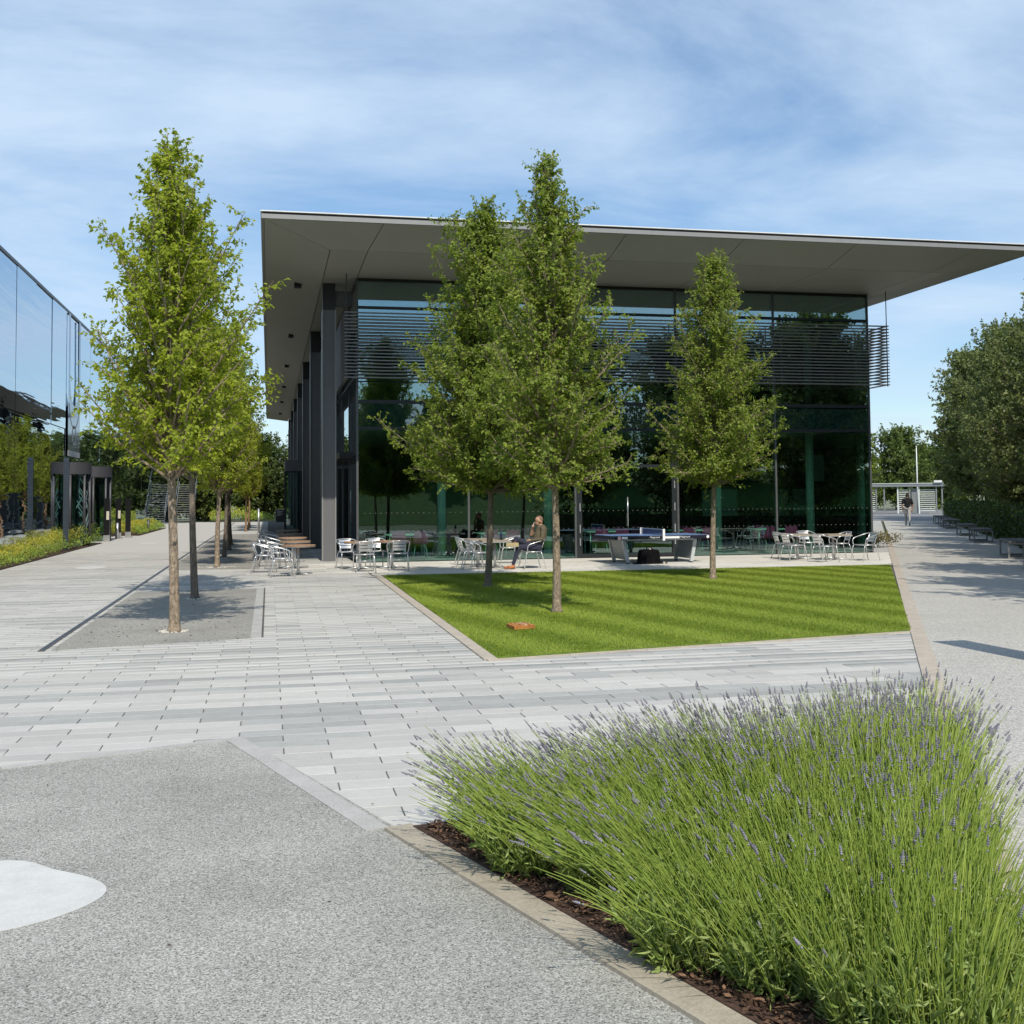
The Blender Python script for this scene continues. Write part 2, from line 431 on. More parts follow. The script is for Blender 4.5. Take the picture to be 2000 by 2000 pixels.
def copy_tree(o, parent=None):
    kids = list(o.children)
    c = o.copy(); COL.objects.link(c); c.parent = parent
    for k in kids: copy_tree(k, c)
    return c
def struct(o, label=None):
    o['kind'] = 'structure'
    if label: o['label'] = label
    return o
def np_mesh(name, V, F, mats, mi=None, attr=None, smooth=False):
    V = np.asarray(V, np.float32).reshape(-1, 3); F = np.asarray(F, np.int32)
    me = bpy.data.meshes.new(name)
    me.vertices.add(len(V)); me.vertices.foreach_set('co', V.ravel())
    k = F.shape[1]
    me.loops.add(F.size); me.loops.foreach_set('vertex_index', F.ravel())
    me.polygons.add(len(F)); me.polygons.foreach_set('loop_start', np.arange(0, F.size, k, dtype=np.int32))
    for q in (mats if isinstance(mats, (list, tuple)) else [mats]): me.materials.append(MAT[q])
    if mi is not None: me.polygons.foreach_set('material_index', np.asarray(mi, np.int32))
    if smooth: me.polygons.foreach_set('use_smooth', np.ones(len(F), bool))
    for an, av in (attr or {}).items():
        a = me.attributes.new(an, 'FLOAT', 'POINT'); a.data.foreach_set('value', np.asarray(av, np.float32))
    me.update(calc_edges=True)
    return me
def norm(a): return a / np.maximum(np.linalg.norm(a, axis=-1, keepdims=True), 1e-9)

def leaves_mesh(P, N, D, Ssz, val, aspect=.62, fold=.25):
    """one folded four-point leaf per row: P base point, N normal, D direction"""
    D = norm(D - N * (D * N).sum(1, keepdims=True)); U = np.cross(N, D)
    s = Ssz[:, None]
    a = P; b = P + D * s * .45 + U * s * aspect * .5 + N * s * fold * .4; c = P + D * s - N * s * .12; d = P + D * s * .45 - U * s * aspect * .5 + N * s * fold * .4
    V = np.stack([a, b, c, d], 1).reshape(-1, 3)
    n = len(P); i = np.arange(n)[:, None] * 4
    F = np.concatenate([i + [0, 1, 2], i + [0, 2, 3]], 1).reshape(-1, 3)
    return V, F, np.repeat(val, 4)

# ------------------------------------------------------------------ trees
def interp(tab, t):
    return float(np.interp(t, [a for a, b in tab], [b for a, b in tab]))
PROF_POINT = [(0, .86), (.08, 1.0), (.2, .97), (.35, .82), (.5, .64), (.65, .50), (.8, .33), (.92, .20), (1, .10)]
PROF_BROAD = [(0, .86), (.08, 1.0), (.2, 1.0), (.35, .93), (.5, .78), (.65, .60), (.8, .40), (.92, .22), (1, .10)]
PROF_ROUND = [(0, .6), (.15, .95), (.35, 1.0), (.6, .85), (.8, .55), (1, .15)]
def tree_meshes(name, seed, H, cb, rad, tr, n1, leaf, prof, bark, leafm, el0=28, el1=66, step=.034, sec=.12, seclen=(.16, .42), trunk_bend=.08, gap=0.0, up=.45, tone=.0, tpow=1.3):
    rg = random.Random(seed); ng = np.random.default_rng(seed)
    mb = MB(); mb.smooth = True
    nz = 12
    ph = rg.uniform(0, 6)
    def tk(z):
        t = z / H
        return Vector((trunk_bend * (math.sin(ph + t * 3.2) - math.sin(ph)) + .03 * math.sin(9 * t + ph), trunk_bend * (math.cos(ph + t * 2.7) - math.cos(ph)) * .8, z))
    zs = [0, .04, .12] + [H * .96 * k / nz for k in range(1, nz + 1)]
    def trad(z):
        return tr * (1.6 if z < .01 else 1.25 if z < .06 else 1.06 if z < .2 else 1.0) * (1 - .25 * min(1, z / cb)) * max(.10, 1 - max(0, z - cb) / (H - cb) * .95)
    mb.tube([tk(z) for z in zs], [trad(z) for z in zs], 10)
    P = []; O = []; 
    for i in range(n1):
        t = (i + rg.random()) / n1
        z = cb + (H - cb) * .95 * t ** tpow
        az = i * 2.39996 + rg.uniform(-.5, .5)
        el = R(el0 + (el1 - el0) * t + rg.gauss(0, 9))
        reach = rad * interp(prof, t) * (rg.uniform(.62, 1.0) if rg.random() < .85 else rg.uniform(1.0, 1.1))
        reach *= 1 + .20 * math.sin(az * 2 + z * 2.6 + ph) + .12 * math.sin(az * 5 - z * 4.1)
        reach = min(reach, rad * interp(prof, t) * 1.08)
        L = reach / max(.45, math.cos(el))
        L = min(L, (H - z) * 1.25 + .25)
        st = tk(z); d = Vector((math.cos(az) * math.cos(el), math.sin(az) * math.cos(el), math.sin(el)))
        pts = [st]; ns = 5
        for k in range(ns):
            d = (d + Vector((rg.gauss(0, .09), rg.gauss(0, .09), .05 + rg.gauss(0, .06)))).normalized()
            pts.append(pts[-1] + d * (L / ns))
        r0 = max(.006, trad(z) * .42)
        mb.tube(pts, [r0 * (1 - .85 * k / ns) + .002 for k in range(ns + 1)], 5, cap=False)
        nsec = max(3, int(L / sec))
        for j in range(nsec):
            f = .16 + .84 * (j + rg.random()) / nsec
            if rg.random() < gap: continue
            x = f * ns; k = min(ns - 1, int(x)); b = pts[k].lerp(pts[k + 1], x - k)
            pd = (pts[k + 1] - pts[k]).normalized()
            rv = Vector((rg.gauss(0, 1), rg.gauss(0, 1), rg.gauss(0, .7) + .25)).normalized()
            dd = (pd * .55 + rv * .9).normalized()
            l2 = rg.uniform(*seclen) * (1.15 - .45 * f) * min(1.0, .5 + L * .5)
            e = b + dd * l2; mid = b.lerp(e, .5) + Vector((0, 0, .02))
            mb.tube([b, mid, e], [.0045, .003, .0015], 3, cap=False)
            nl = max(3, int(l2 / step))
            for q in range(nl):
                g = (q + rg.random()) / nl
                p = b.lerp(e, .15 + .9 * g)
                P.append((p.x + rg.gauss(0, .018), p.y + rg.gauss(0, .018), p.z + rg.gauss(0, .018)))
                O.append((p.x - st.x, p.y - st.y, .15))
    # leader tip
    for q in range(70):
        z = H * rg.uniform(.86, 1.0); p = tk(min(z, H * .96)); s = .16 * (1.02 - z / H) * 8
        P.append((p.x + rg.gauss(0, .05 + s * .12), p.y + rg.gauss(0, .05 + s * .12), z)); O.append((rg.gauss(0, 1), rg.gauss(0, 1), .4))
    P = np.array(P); O = norm(np.array(O)); n = len(P)
    N = norm(O * .35 + np.array([0, 0, up]) + ng.normal(0, .55, (n, 3)))
    D = norm(O * .6 + ng.normal(0, .6, (n, 3)) - np.array([0, 0, .25]))
    sz = leaf * ng.uniform(.65, 1.3, n)
    # each twig keeps its own tone, single leaves scatter round it
    val = np.clip(np.repeat(ng.uniform(.1, .85, n // 9 + 1), 9)[:n] * .6 + ng.uniform(0, 1, n) * .4 + tone, 0, 1)
    V, F, va = leaves_mesh(P, N, D, sz, val)
    trunk = mb.mesh(name + '_trunk', bark); crown = np_mesh(name + '_crown', V, F, leafm, attr={'lv': va})
    return trunk, crown, (P, N, D, sz, val)
def put_tree(name, meshes, loc, label, group=None, rz=0, sc=(1, 1, 1), cat='tree', bark=None, leafm=None):
    e = empty(name, loc, rz); e.scale = sc
    tag(e, label, cat, group)
    for nm, me, mm in (('trunk', meshes[0], bark), ('crown', meshes[1], leafm)):
        o = link(nm, me, e)
        if mm:
            o.material_slots[0].link = 'OBJECT'; o.material_slots[0].material = MAT[mm]
    return e

# ------------------------------------------------------------------ ground and surfaces
def sheet(name, poly, z, m_, label=None, parent=None, th=.004):
    mb = MB(); mb.prism(poly, z - th, z)
    o = mb.build(name, m_, parent)
    if parent is None: struct(o, label)
    return o
PD = Vector((.498, .867)); PN = Vector((.867, -.498)); P0 = Vector((7.77, 12.36))   # the slanting path: along, across, a point on its left edge
def pth(s, o): 
    p = P0 + PD * s + PN * o
    return (p.x, p.y)
g0 = MB(); g0.box(-500, -300, -.6, 700, 900, -.12)
struct(g0.build('ground', 'far_ground'), 'dull green ground reaching to the horizon')

# paving bed and stones
pv = MB(); pv.prism([(-8.2, 3.0), (7.0, 3.0), (16.2, 27.5), (16.2, 26.0), (2.4, 26.2), (2.4, 96), (-8.2, 96)], -.11, -.012)
paving = struct(pv.build('paving', 'joint'), 'light grey granite paving laid in long staggered courses')
SW, SH = .635, .215
X0, Y0 = .426, 9.24
cells = []
def in_poly(x, y, poly):
    c = False; n = len(poly)
    for i in range(n):
        x1, y1 = poly[i]; x2, y2 = poly[(i + 1) % n]
        if (y1 > y) != (y2 > y) and x < (x2 - x1) * (y - y1) / (y2 - y1) + x1: c = not c
    return c
GRAVEL = [(-.19, 8.67), (-12, 4.3), (-12, -3), (3.7, -3)]
BEDT = [(.75, 6.04), (4.345, 6.68), (1.93, 2.45)]
LAWN = [(2.43, 12.22), (8.1, 13.25), (15.14, 25.64), (2.54, 25.91)]
TREE_BED = [(-2.48, 14.3), (-.08, 14.88), (-.08, 23.1), (-2.48, 23.0)]
def covered(x, y):
    hw, hh = SW / 2, SH / 2
    cs = [(x + a * hw, y + b * hh) for a in (-1, 0, 1) for b in (-1, 1)]
    for P_ in (GRAVEL, BEDT, LAWN, TREE_BED):
        if all(in_poly(a, b, P_) for a, b in cs): return True
    if y > 27.2 and x > 2.1: return True
    if all((Vector(c) - P0).dot(PN) > -.1 for c in cs): return True
    if y > 30.4 and -2.5 < x - hw and x + hw < -.05: return True
    return False
cr = random.Random(11)
kmin, kmax = int((5.4 - Y0) / SH), int((41 - Y0) / SH)
DARKC = {int(round((y - Y0) / SH)): p for y, p in ((9.75, .95), (9.35, .45), (10.9, .5), (11.6, .95), (12.95, .55), (14.6, .9), (8.75, .2), (18.2, .7), (21.2, .6), (24.4, .85), (27.5, .6), (30.8, .8))}
for k in range(kmin, kmax):
    y = Y0 + k * SH
    if k in DARKC: pd_, run = DARKC[k], 0
    else: pd_, run = (.03 if cr.random() < .84 else .45), 0
    state = cr.random() < pd_
    for j in range(-14, 14 if y < 26 else 5):
        xj = X0 + (j + (.5 if k % 2 else 0)) * SW + SW / 2
        if xj < -8.0 + .0 or (y > 27.2 and xj > 2.3): continue
        if cr.random() < .45: state = cr.random() < pd_
        if y > 26 and xj > 2.2: continue
        if covered(xj, y): continue
        # the mason's darker stones gather near the gravel's point
        near_tip = (abs(xj - .1) < .75 and 8.2 < y < 9.9 and cr.random() < .4) or (.2 < xj < 2.6 and abs(y - (9.9 + .9 * (xj - .4))) < .2 and cr.random() < .7)
        tone = 2 if (state or near_tip) else (1 if cr.random() < .25 else 0)
        cells.append((xj, y, tone, cr.random()))
g_, gy = .008, .004
sb = MB(); sb.bev(-SW / 2 + g_ / 2, -SH / 2 + gy / 2, -.05, SW / 2 - g_ / 2, SH / 2 - gy / 2, 0, .003)
stone_me = sb.mesh('stone', 'stone_light')
TN = ('stone_light', 'stone_mid', 'stone_dark')
def cam_px(x, y, z=0):
    p = Vector((x, y, z - EYE)); zc = p.dot(fw)
    if zc < .3: return None
    return (1000 + FPX * p.dot(r2) / zc, CY + FPX * p.dot(d2) / zc, zc)
def shown(c):
    q = cam_px(c[0], c[1])
    if q is None or not (-60 < q[0] < 2060 and q[1] < 2080): return -1
    return 1 / q[2] ** 3
order = sorted(range(len(cells)), key=lambda i: -shown(cells[i]))
for i in order[:300]:
    x, y, tn, rv = cells[i]
    o = link('stone', stone_me, paving, (x, y, -.0025 * rv))
    o.rotation_euler = (cr.gauss(0, .0012), cr.gauss(0, .0012), 0)
    o.material_slots[0].link = 'OBJECT'; o.material_slots[0].material = MAT[TN[tn]]
bv = np.array(sb.v); nV = len(bv)
rest = [cells[i] for i in order[300:]]
V = np.concatenate([bv + np.array([x, y, -.0025 * rv]) for x, y, tn, rv in rest])
quads = [f for f in sb.f]
F = np.concatenate([np.array(quads) + nV * i for i in range(len(rest))])
mi = np.repeat([c[2] for c in rest], len(quads)); sv = np.repeat([c[3] for c in rest], nV)
o = link('stone_field', np_mesh('stone_field', V, F, list(TN), mi, {'sv': sv}), paving); o['kind'] = 'stuff'
# far paving, too far to tell the stones apart
fp = MB(); fp.prism([(-8.1, 40.9), (-.05, 40.9), (-.05, 95), (-8.1, 95)], -.05, -.001)
o = fp.build('far_paving', 'stone_light', paving)

# foreground resin gravel, its kerbs and the white painted spot
sheet('gravel_forecourt', GRAVEL, .006, 'gravel_near', 'speckled grey resin gravel forecourt in the foreground', th=.05)
def kerb_run(a, b, w, z, m_, n, parent, name='kerb_stone', gap=.006):
    a = Vector(a); b = Vector(b); d = (b - a); L = d.length; d.normalize(); nn = Vector((-d.y, d.x))
    for i in range(n):
        s0, s1 = L * i / n + gap / 2, L * (i + 1) / n - gap / 2
        q = [a + d * s0, a + d * s1, a + d * s1 + nn * w, a + d * s0 + nn * w]
        mb = MB(); mb.prism([(p.x, p.y) for p in q], z - .06, z)
        mb.build(name, m_, parent)
kb = empty('granite_kerb'); tag(kb, 'flush grey granite kerb round the point of the gravel forecourt', 'kerb')
kerb_run((-.19, 8.67), (.63, 6.10), -.13, .011, 'kerb_grey', 3, kb)
kerb_run((-.19, 8.67), (-11, 4.66), .09, .0115, 'kerb_grey', 7, kb)
kt = empty('bed_kerb'); tag(kt, 'weathered tan stone kerb between gravel and lavender bed', 'kerb')
kerb_run((.60, 6.06), (1.86, 2.20), .155, .022, 'kerb_tan', 4, kt)
def blob(name, cx, cy, pts, label, z=.0105):
    n = 48; poly = []
    ang = [p[0] for p in pts]; rad = [p[1] for p in pts]
    for k in range(n):
        a = 360 * k / n
        r_ = np.interp(a, ang, rad, period=360)
        poly.append((cx + r_ * math.cos(R(a)), cy + r_ * math.sin(R(a))))
    for _ in range(3):
        poly = [((poly[i - 1][0] + 2 * poly[i][0] + poly[(i + 1) % n][0]) / 4, (poly[i - 1][1] + 2 * poly[i][1] + poly[(i + 1) % n][1]) / 4) for i in range(n)]
    o = sheet(name, poly, z, 'white_paint', th=.0035)
    del o['kind']
    return tag(o, label, 'ground marking', 'white painted spots')
blob('painted_spot', -1.22, 5.42, [(0, .54), (30, .46), (60, .42), (85, .58), (110, .60), (150, .60), (200, .7), (250, .50), (290, .42), (330, .47)], 'large white painted spot on the gravel at the left frame edge')
blob('painted_spot', -4.6, 31.7, [(0, .38), (60, .5), (90, .72), (140, .5), (180, .38), (230, .5), (270, .72), (310, .5)], 'white painted spot on the paving beside the yellow shrubs', .006)
blob('painted_spot', -4.8, 49.0, [(0, .36), (90, .8), (180, .36), (270, .8)], 'small distant white painted spot on the paving near the revolving doors', .006)

# gravel tree beds with steel slot drain
sheet('tree_bed_gravel', [(-2.5, 14.28), (-.22, 14.82), (-.22, 23.08), (-2.5, 22.98)], .005, 'gravel_bed', 'brownish gravel bed round the two nearest trees', th=.04)
sheet('tree_bed_gravel', [(-2.5, 29.9), (-.22, 29.6), (-.22, 60), (-2.5, 60)], .005, 'gravel_bed', 'brownish gravel bed under the far row of trees', th=.04)
ke = empty('tree_bed_edging'); tag(ke, 'pale flush stone edging along the near tree bed', 'edging')
kerb_run((-.09, 14.86), (-.09, 23.1), .13, .009, 'kerb_grey', 5, ke, 'edging_stone')
mb = MB(); mb.box(-.085, 14.9, -.05, -.06, 23.1, .010)
mb.build('steel_slot', 'drain_steel', ke)
mb = MB(); mb.box(-2.64, 14.2, -.05, -2.57, 92, .009)
dr = mb.build('slot_drain', 'drain_steel'); tag(dr, 'long dark steel slot drain running past the tree beds', 'drain')
mb = MB()
for k in range(140):
    mb.box(-2.625, 14.3 + k * .25, .008, -2.585, 14.3 + k * .25 + .2, .0105)
o = mb.build('grating', 'black_gloss', dr); o['kind'] = 'stuff'

# lawn
lawn = sheet('lawn', LAWN, .012, 'soil_grass', 'striped mown lawn in front of the glass pavilion', th=.07)
lk = empty('lawn_kerb'); tag(lk, 'pinkish stone kerb along the left and front of the lawn', 'kerb')
kerb_run((2.43, 12.10), (2.50, 25.95), .15, .016, 'kerb_pink', 12, lk)
kerb_run((8.05, 13.16), (2.30, 12.10), .07, .013, 'kerb_pink', 6, lk)
ls = empty('path_edging'); tag(ls, 'narrow pinkish stone strip dividing the slanting path from lawn and beds', 'edging')
a, b = Vector(pth(-12.5, -.175)), Vector(pth(36, -.175))
kerb_run(tuple(b), tuple(a), .175, .014, 'kerb_pink', 44, ls, 'edging_stone')
# blades: laid over one way and the other by the mower
ng = np.random.default_rng(5)
nb = 420000
bx0, by0 = ng.uniform(2.3, 15.2, nb * 2), ng.uniform(12.2, 26, nb * 2)
def inside(px, py, poly):
    c = np.zeros(len(px), bool); n = len(poly)
    for i in range(n):
        x1, y1 = poly[i]; x2, y2 = poly[(i + 1) % n]
        with np.errstate(divide='ignore', invalid='ignore'):
            c ^= ((y1 > py) != (y2 > py)) & (px < (x2 - x1) * (py - y1) / (y2 - y1 + 1e-12) + x1)
    return c
ok = inside(bx0, by0, [(2.425, 12.21), (8.09, 13.245), (15.12, 25.64), (2.545, 25.91)])
bx0, by0 = bx0[ok][:nb], by0[ok][:nb]
nb = len(bx0)
along = bx0 * .97 + by0 * .24                       # position across the mown stripes
stripe = np.sin(along * 2 * math.pi / 1.15) + ng.normal(0, .45, nb)
sg = np.where(stripe > 0, 1.0, -1.0)
lx, ly = -.24 * sg, .97 * sg
lean = ng.uniform(.2, .64, nb)
lx = lx * lean + ng.normal(0, .38, nb); ly = ly * lean + ng.normal(0, .38, nb) 
hgt = ng.uniform(.014, .032, nb); wd = ng.uniform(.0025, .0055, nb)
wa = ng.uniform(0, 2 * math.pi, nb)
base = np.stack([bx0, by0, np.full(nb, .010)], 1)
wv = np.stack([np.cos(wa), np.sin(wa), np.zeros(nb)], 1) * wd[:, None]
tip = base + np.stack([lx * hgt, ly * hgt, hgt], 1)
V = np.stack([base - wv, base + wv, tip], 1).reshape(-1, 3)
F = np.arange(nb * 3).reshape(-1, 3)
# worn, drier turf round the two trunks
wear = np.zeros(nb)
for tx, ty, rr in ((4.27, 16.77, .9), (4.23, 21.95, 1.1), (3.3, 24.2, .7), (9.17, 22.47, .5)):
    wear += np.exp(-(((bx0 - tx) ** 2 + (by0 - ty) ** 2) / rr ** 2))
gv = np.clip(.48 + ng.normal(0, .18, nb) + .03 * sg + .25 * np.clip(wear, 0, 1) + .06 * np.sin(bx0 * 1.3 + 2) * np.cos(by0 * .9), 0, 1)  # light and dark of the mown stripes put faintly into the blade colour too
gr = link('grass', np_mesh('grass', V, F, 'grass_blade', attr={'lv': np.repeat(gv, 3)}))
tag(gr, 'short mown grass blades of the striped lawn', 'grass', kind='stuff')

# terrace in front of the glass, light stone slabs in long courses
tb = MB(); tb.prism([(2.1, 25.97), (15.3, 25.72), (18.5, 31.55), (18.5, 31.7), (1.0, 31.7), (1.0, 27.3), (2.1, 27.3)], -.10, -.012)
terrace = struct(tb.build('terrace', 'joint'), 'cream stone terrace along the glass front')
tr_ = random.Random(3)
y = 25.97; row = 0
slabs = []
while y < 31.5:
    x = 1.0 - (row % 2) * .45
    while x < 18.2:
        x1 = x + .9
        slabs.append((x, y, x1, min(y + .43, 31.58)))
        x = x1
    y += .43; row += 1
tm = MB(); tm.bev(.004, .004, -.05, .892, .424, 0, .003); slab_me = tm.mesh('slab', 'terrace_stone')
sl_ = []
for (x, y, x1, y1) in slabs:
    if y < 27.2 and x < 2.3: continue
    if (Vector(((x + x1) / 2, y + .2)) - P0).dot(PN) > .1: continue
    sl_.append((x, y))
for (x, y) in sl_[:290]:
    o = link('slab', slab_me, terrace, (x, y, -.002 * tr_.random()))
nr_ = len(sl_) - 290
if nr_ > 0:
    V = np.concatenate([np.array(tm.v) + np.array([x, y, -.002 * tr_.random()]) for x, y in sl_[290:]])
    F = [[i + len(tm.v) * k for i in f] for k in range(nr_) for f in tm.f]
    o = link('slab_field', np_mesh('slab_field', V, F, 'terrace_stone', attr={'sv': np.repeat(np.random.default_rng(4).random(nr_), len(tm.v))}), terrace); o['kind'] = 'stuff'

# slanting path on the right, ending in darker asphalt
sheet('path', [pth(-14, .0), pth(66, .0), pth(66, 4.6), pth(-14, 4.6)], .005, 'gravel_path', 'pale resin gravel path slanting away on the right', th=.1)
sheet('access_road', [pth(66, -4), pth(130, -8), pth(130, 30), pth(66, 12)], .004, 'asphalt_far', 'grey asphalt beyond the end of the path', th=.1)
mb = MB(); mb.box(0, 0, 0, 2, .05, .01)
sheet('verge', [pth(22.3, -.16), pth(66, -.16), pth(66, -6), (18.2, 46), (18.2, 31.74)], .003, 'stone_mid', 'grey paving between the pavilion end and the path', th=.1)

# rusty plate on the lawn
mb = MB(); mb.prism([(3.13, 14.98), (3.16, 14.60), (3.46, 14.70), (3.40, 15.10)], .02, .065)
pl = mb.build('access_cover', 'rust'); tag(pl, 'rusty orange metal cover plate lying in the lawn', 'cover')
mb = MB(); mb.prism([(3.17, 14.84), (3.175, 14.80), (3.43, 14.88), (3.425, 14.92)], .0652, .076); mb.build('rib', 'teak', pl)
for k in range(4):
    x_ = 3.20 + k * .065
    mb = MB(); mb.prism([(x_, 14.66 + .2 * k * .12), (x_ + .02, 14.66 + .2 * k * .12), (x_, 15.0 + .2 * k * .1), (x_ - .02, 15.0 + .2 * k * .1)], .0651, .072); mb.build('rib', 'reader_cream' if k == 2 else 'rust', pl)

# ------------------------------------------------------------------ pavilion
pav = empty('glass_pavilion', (0, 0, 0)); tag(pav, 'two storey dark glass pavilion under a wide flat overhanging roof', 'building')
GX0, GX1, GY0, GY1 = 2.41, 18.06, 31.6, 88.4
ZS = 7.95                                   # soffit
EX0, EX1, EY0, EY1, EZ = -.18, 20.30, 26.47, 92.6, 8.275
FX0, FX1, FY0, FY1 = 1.48, 18.58, 28.13, 90.9
mb = MB(); mb.box(EX0 + .35, EY0 + .35, 8.30, EX1 - .35, EY1 - .35, 8.36); mb.build('roof_slab', 'roof_dark', pav)
# edge: light fascia, dark shadow gap, thin white coping
def ring(name, x0, y0, x1, y1, z0, z1, t_, m_):
    for (a, b, c, d) in ((x0, y0, x1, y0 + t_), (x0, y1 - t_, x1, y1), (x0, y0 + t_, x0 + t_, y1 - t_), (x1 - t_, y0 + t_, x1, y1 - t_)):
        mb = MB(); mb.box(a, b, z0, c, d, z1); mb.build(name, m_, pav)
ring('fascia', EX0, EY0, EX1, EY1, EZ - .005, EZ + .10, .06, 'fascia')
ring('shadow_gap', EX0 + .05, EY0 + .05, EX1 - .05, EY1 - .05, EZ + .10, EZ + .155, .06, 'roof_dark')
ring('coping', EX0 - .02, EY0 - .02, EX1 + .02, EY1 + .02, EZ + .155, EZ + .180, .30, 'roof_edge_white')
# soffit panels: an outer ring sloping up to the edge, an inner flat field
def quadpanel(name, p, m_='soffit', gap=.02):
    c = sum((Vector(q) for q in p), Vector()) / 4
    vs = []
    for i in range(4):
        a = Vector(p[i]); e1 = (Vector(p[(i + 1) % 4]) - a).normalized(); e2 = (Vector(p[i - 1]) - a).normalized()
        vs.append(a + (e1 + e2) * gap / 2)
    nrm = (vs[1] - vs[0]).cross(vs[3] - vs[0]).normalized()
    if nrm.z > 0: vs = vs[::-1]; nrm = -nrm
    mb = MB(); mb.add(list(vs) + [v - nrm * .03 for v in vs], [(0, 1, 2, 3), (7, 6, 5, 4), (0, 4, 5, 1), (1, 5, 6, 2), (2, 6, 7, 3), (3, 7, 4, 0)])
    return mb.build(name, m_, pav)
bay = (GX1 - GX0) / 5
xs_in = [FX0] + [GX0 + bay * k for k in range(0, 6)] + [FX1]
xs_out = [EX0 + .06, GX0 + .25] + [GX0 + bay * k for k in range(1, 5)] + [GX1 + .45, EX1 - .06]
xs_in2 = [FX0, GX0] + [GX0 + bay * k for k in range(1, 6)] + [FX1]
y0_ = EY0 + .06; ez = EZ - .004
for k in range(len(xs_out) - 1):
    quadpanel('soffit_panel', [(xs_out[k], y0_, ez), (xs_out[k + 1], y0_, ez), (xs_in2[k + 1], FY0, ZS), (xs_in2[k], FY0, ZS)])
    quadpanel('soffit_panel', [(xs_in2[k], FY0, ZS), (xs_in2[k + 1], FY0, ZS), (xs_in2[k + 1], GY0 + .2, ZS), (xs_in2[k], GY0 + .2, ZS)])
cy_ = [32.5 + 9.52 * k for k in range(7)]
ys = [FY0] + cy_[1:6] + [FY1]
for k in range(len(ys) - 1):
    yo0 = EY0 + .06 if k == 0 else ys[k]; yo1 = EY1 - .06 if k == len(ys) - 2 else ys[k + 1]
    quadpanel('soffit_panel', [(EX0 + .06, yo0, ez), (FX0, ys[k], ZS), (FX0, ys[k + 1], ZS), (EX0 + .06, yo1, ez)], gap=.024)
    quadpanel('soffit_panel', [(EX1 - .06, yo0, ez), (FX1, ys[k], ZS), (FX1, ys[k + 1], ZS), (EX1 - .06, yo1, ez)], gap=.024)
    ya = max(ys[k], GY0 + .2)
    quadpanel('soffit_panel', [(FX0, ya, ZS), (GX0 + .1, ya, ZS), (GX0 + .1, ys[k + 1], ZS), (FX0, ys[k + 1], ZS)], gap=.024)
    quadpanel('soffit_panel', [(GX1 - .1, ya, ZS), (FX1, ya, ZS), (FX1, ys[k + 1], ZS), (GX1 - .1, ys[k + 1], ZS)], gap=.024)
# recessed soffit lights on the left overhang
for yy in (33.5, 44, 54, 64, 74, 84):
    mb = MB(); mb.box(.72, yy - .16, ZS + .03, .92, yy + .16, ZS + .19); mb.build('soffit_light', 'black_gloss', pav)
# columns
for k, yc in enumerate(cy_[:6] + [89.4]):
    c = MB(); c.box(1.515, yc + .04, 0, 1.845, yc + .36, 7.18); co = c.build('column', 'column_steel', pav)
    for x0 in (1.48, 1.845):
        mb = MB(); mb.box(x0, yc, 0, x0 + .035, yc + .4, 7.18); mb.build('flange', 'column_edge', co)
    mb = MB(); mb.box(1.50, yc + .03, 7.18, 1.86, yc + .37, ZS - .004); mb.build('column_head', 'frame_dark', co)
    mb = MB(); mb.box(1.86, yc + .12, 7.3, 2.36, yc + .28, 7.75); mb.build('bracket', 'frame_grey', co)
# front glazing: five bays, four rows
rows = [(0.02, 3.68, 'glass_front'), (3.76, 4.42, 'glass_spandrel'), (4.52, 7.08, 'glass_upper'), (7.16, 7.86, 'glass_upper')]
for b_ in range(5):
    xa, xb = GX0 + bay * b_ + .03, GX0 + bay * (b_ + 1) - .03
    for (z0, z1, gm_) in rows:
        if b_ == 2 and z0 < 1: z0, z1 = .10, 2.62
        mb = MB(); mb.box(xa, GY0, z0, xb, GY0 + .012, z1)
        o = mb.build('glass_pane', gm_, pav); o.rotation_euler = (rnd.gauss(0, .0006), 0, 0)
        if b_ == 2 and z0 == .10:
            mb = MB(); mb.box(xa, GY0, 2.70, xb, GY0 + .012, 3.68); mb.build('glass_pane', gm_, pav)
for b_ in range(6):
    x = GX0 + bay * b_
    mb = MB(); mb.box(x - .028, GY0 - .03, 0, x + .028, GY0 + .10, ZS - .004); mb.build('mullion', 'frame_grey' if b_ else 'frame_grey', pav)
for z0, z1 in ((-.0, .02), (3.68, 3.76), (4.42, 4.52), (7.08, 7.16), (7.86, 7.94)):
    for b_ in range(5):
        xa, xb = GX0 + bay * b_ + .029, GX0 + bay * (b_ + 1) - .029
        mb = MB(); mb.box(xa, GY0 - .02, z0 if z0 > 0 else .001, xb, GY0 + .09, z1); mb.build('transom', 'frame_dark', pav)
# glazed double door in the third bay
xa, xb = GX0 + 2 * bay + .03, GX0 + 3 * bay - .03
door = empty('door'); door.parent = pav
for (x0, x1, z0, z1) in ((xa, xa + .16, .02, 3.68), (xb - .16, xb, .02, 3.68), (xa + .16, xb - .16, .02, .12), (xa + .16, xb - .16, 2.62, 2.70)):
    mb = MB(); mb.box(x0, GY0 - .035, z0, x1, GY0 + .05, z1); mb.build('door_frame', 'frame_dark', door)
for xh in (xa + .09, xb - .09):
    for z0, z1 in ((2.0, 2.22), (1.35, 1.58), (.72, .96), (.36, .58)):
        mb = MB(); mb.box(xh - .014, GY0 - .07, z0, xh + .014, GY0 - .036, z1); mb.build('hinge', 'aluminium', door)
mb = MB(); mb.tube([((xa + xb) / 2, GY0 - .06, .9), ((xa + xb) / 2, GY0 - .06, 1.75)], .012, 8); mb.build('handle', 'aluminium', door)
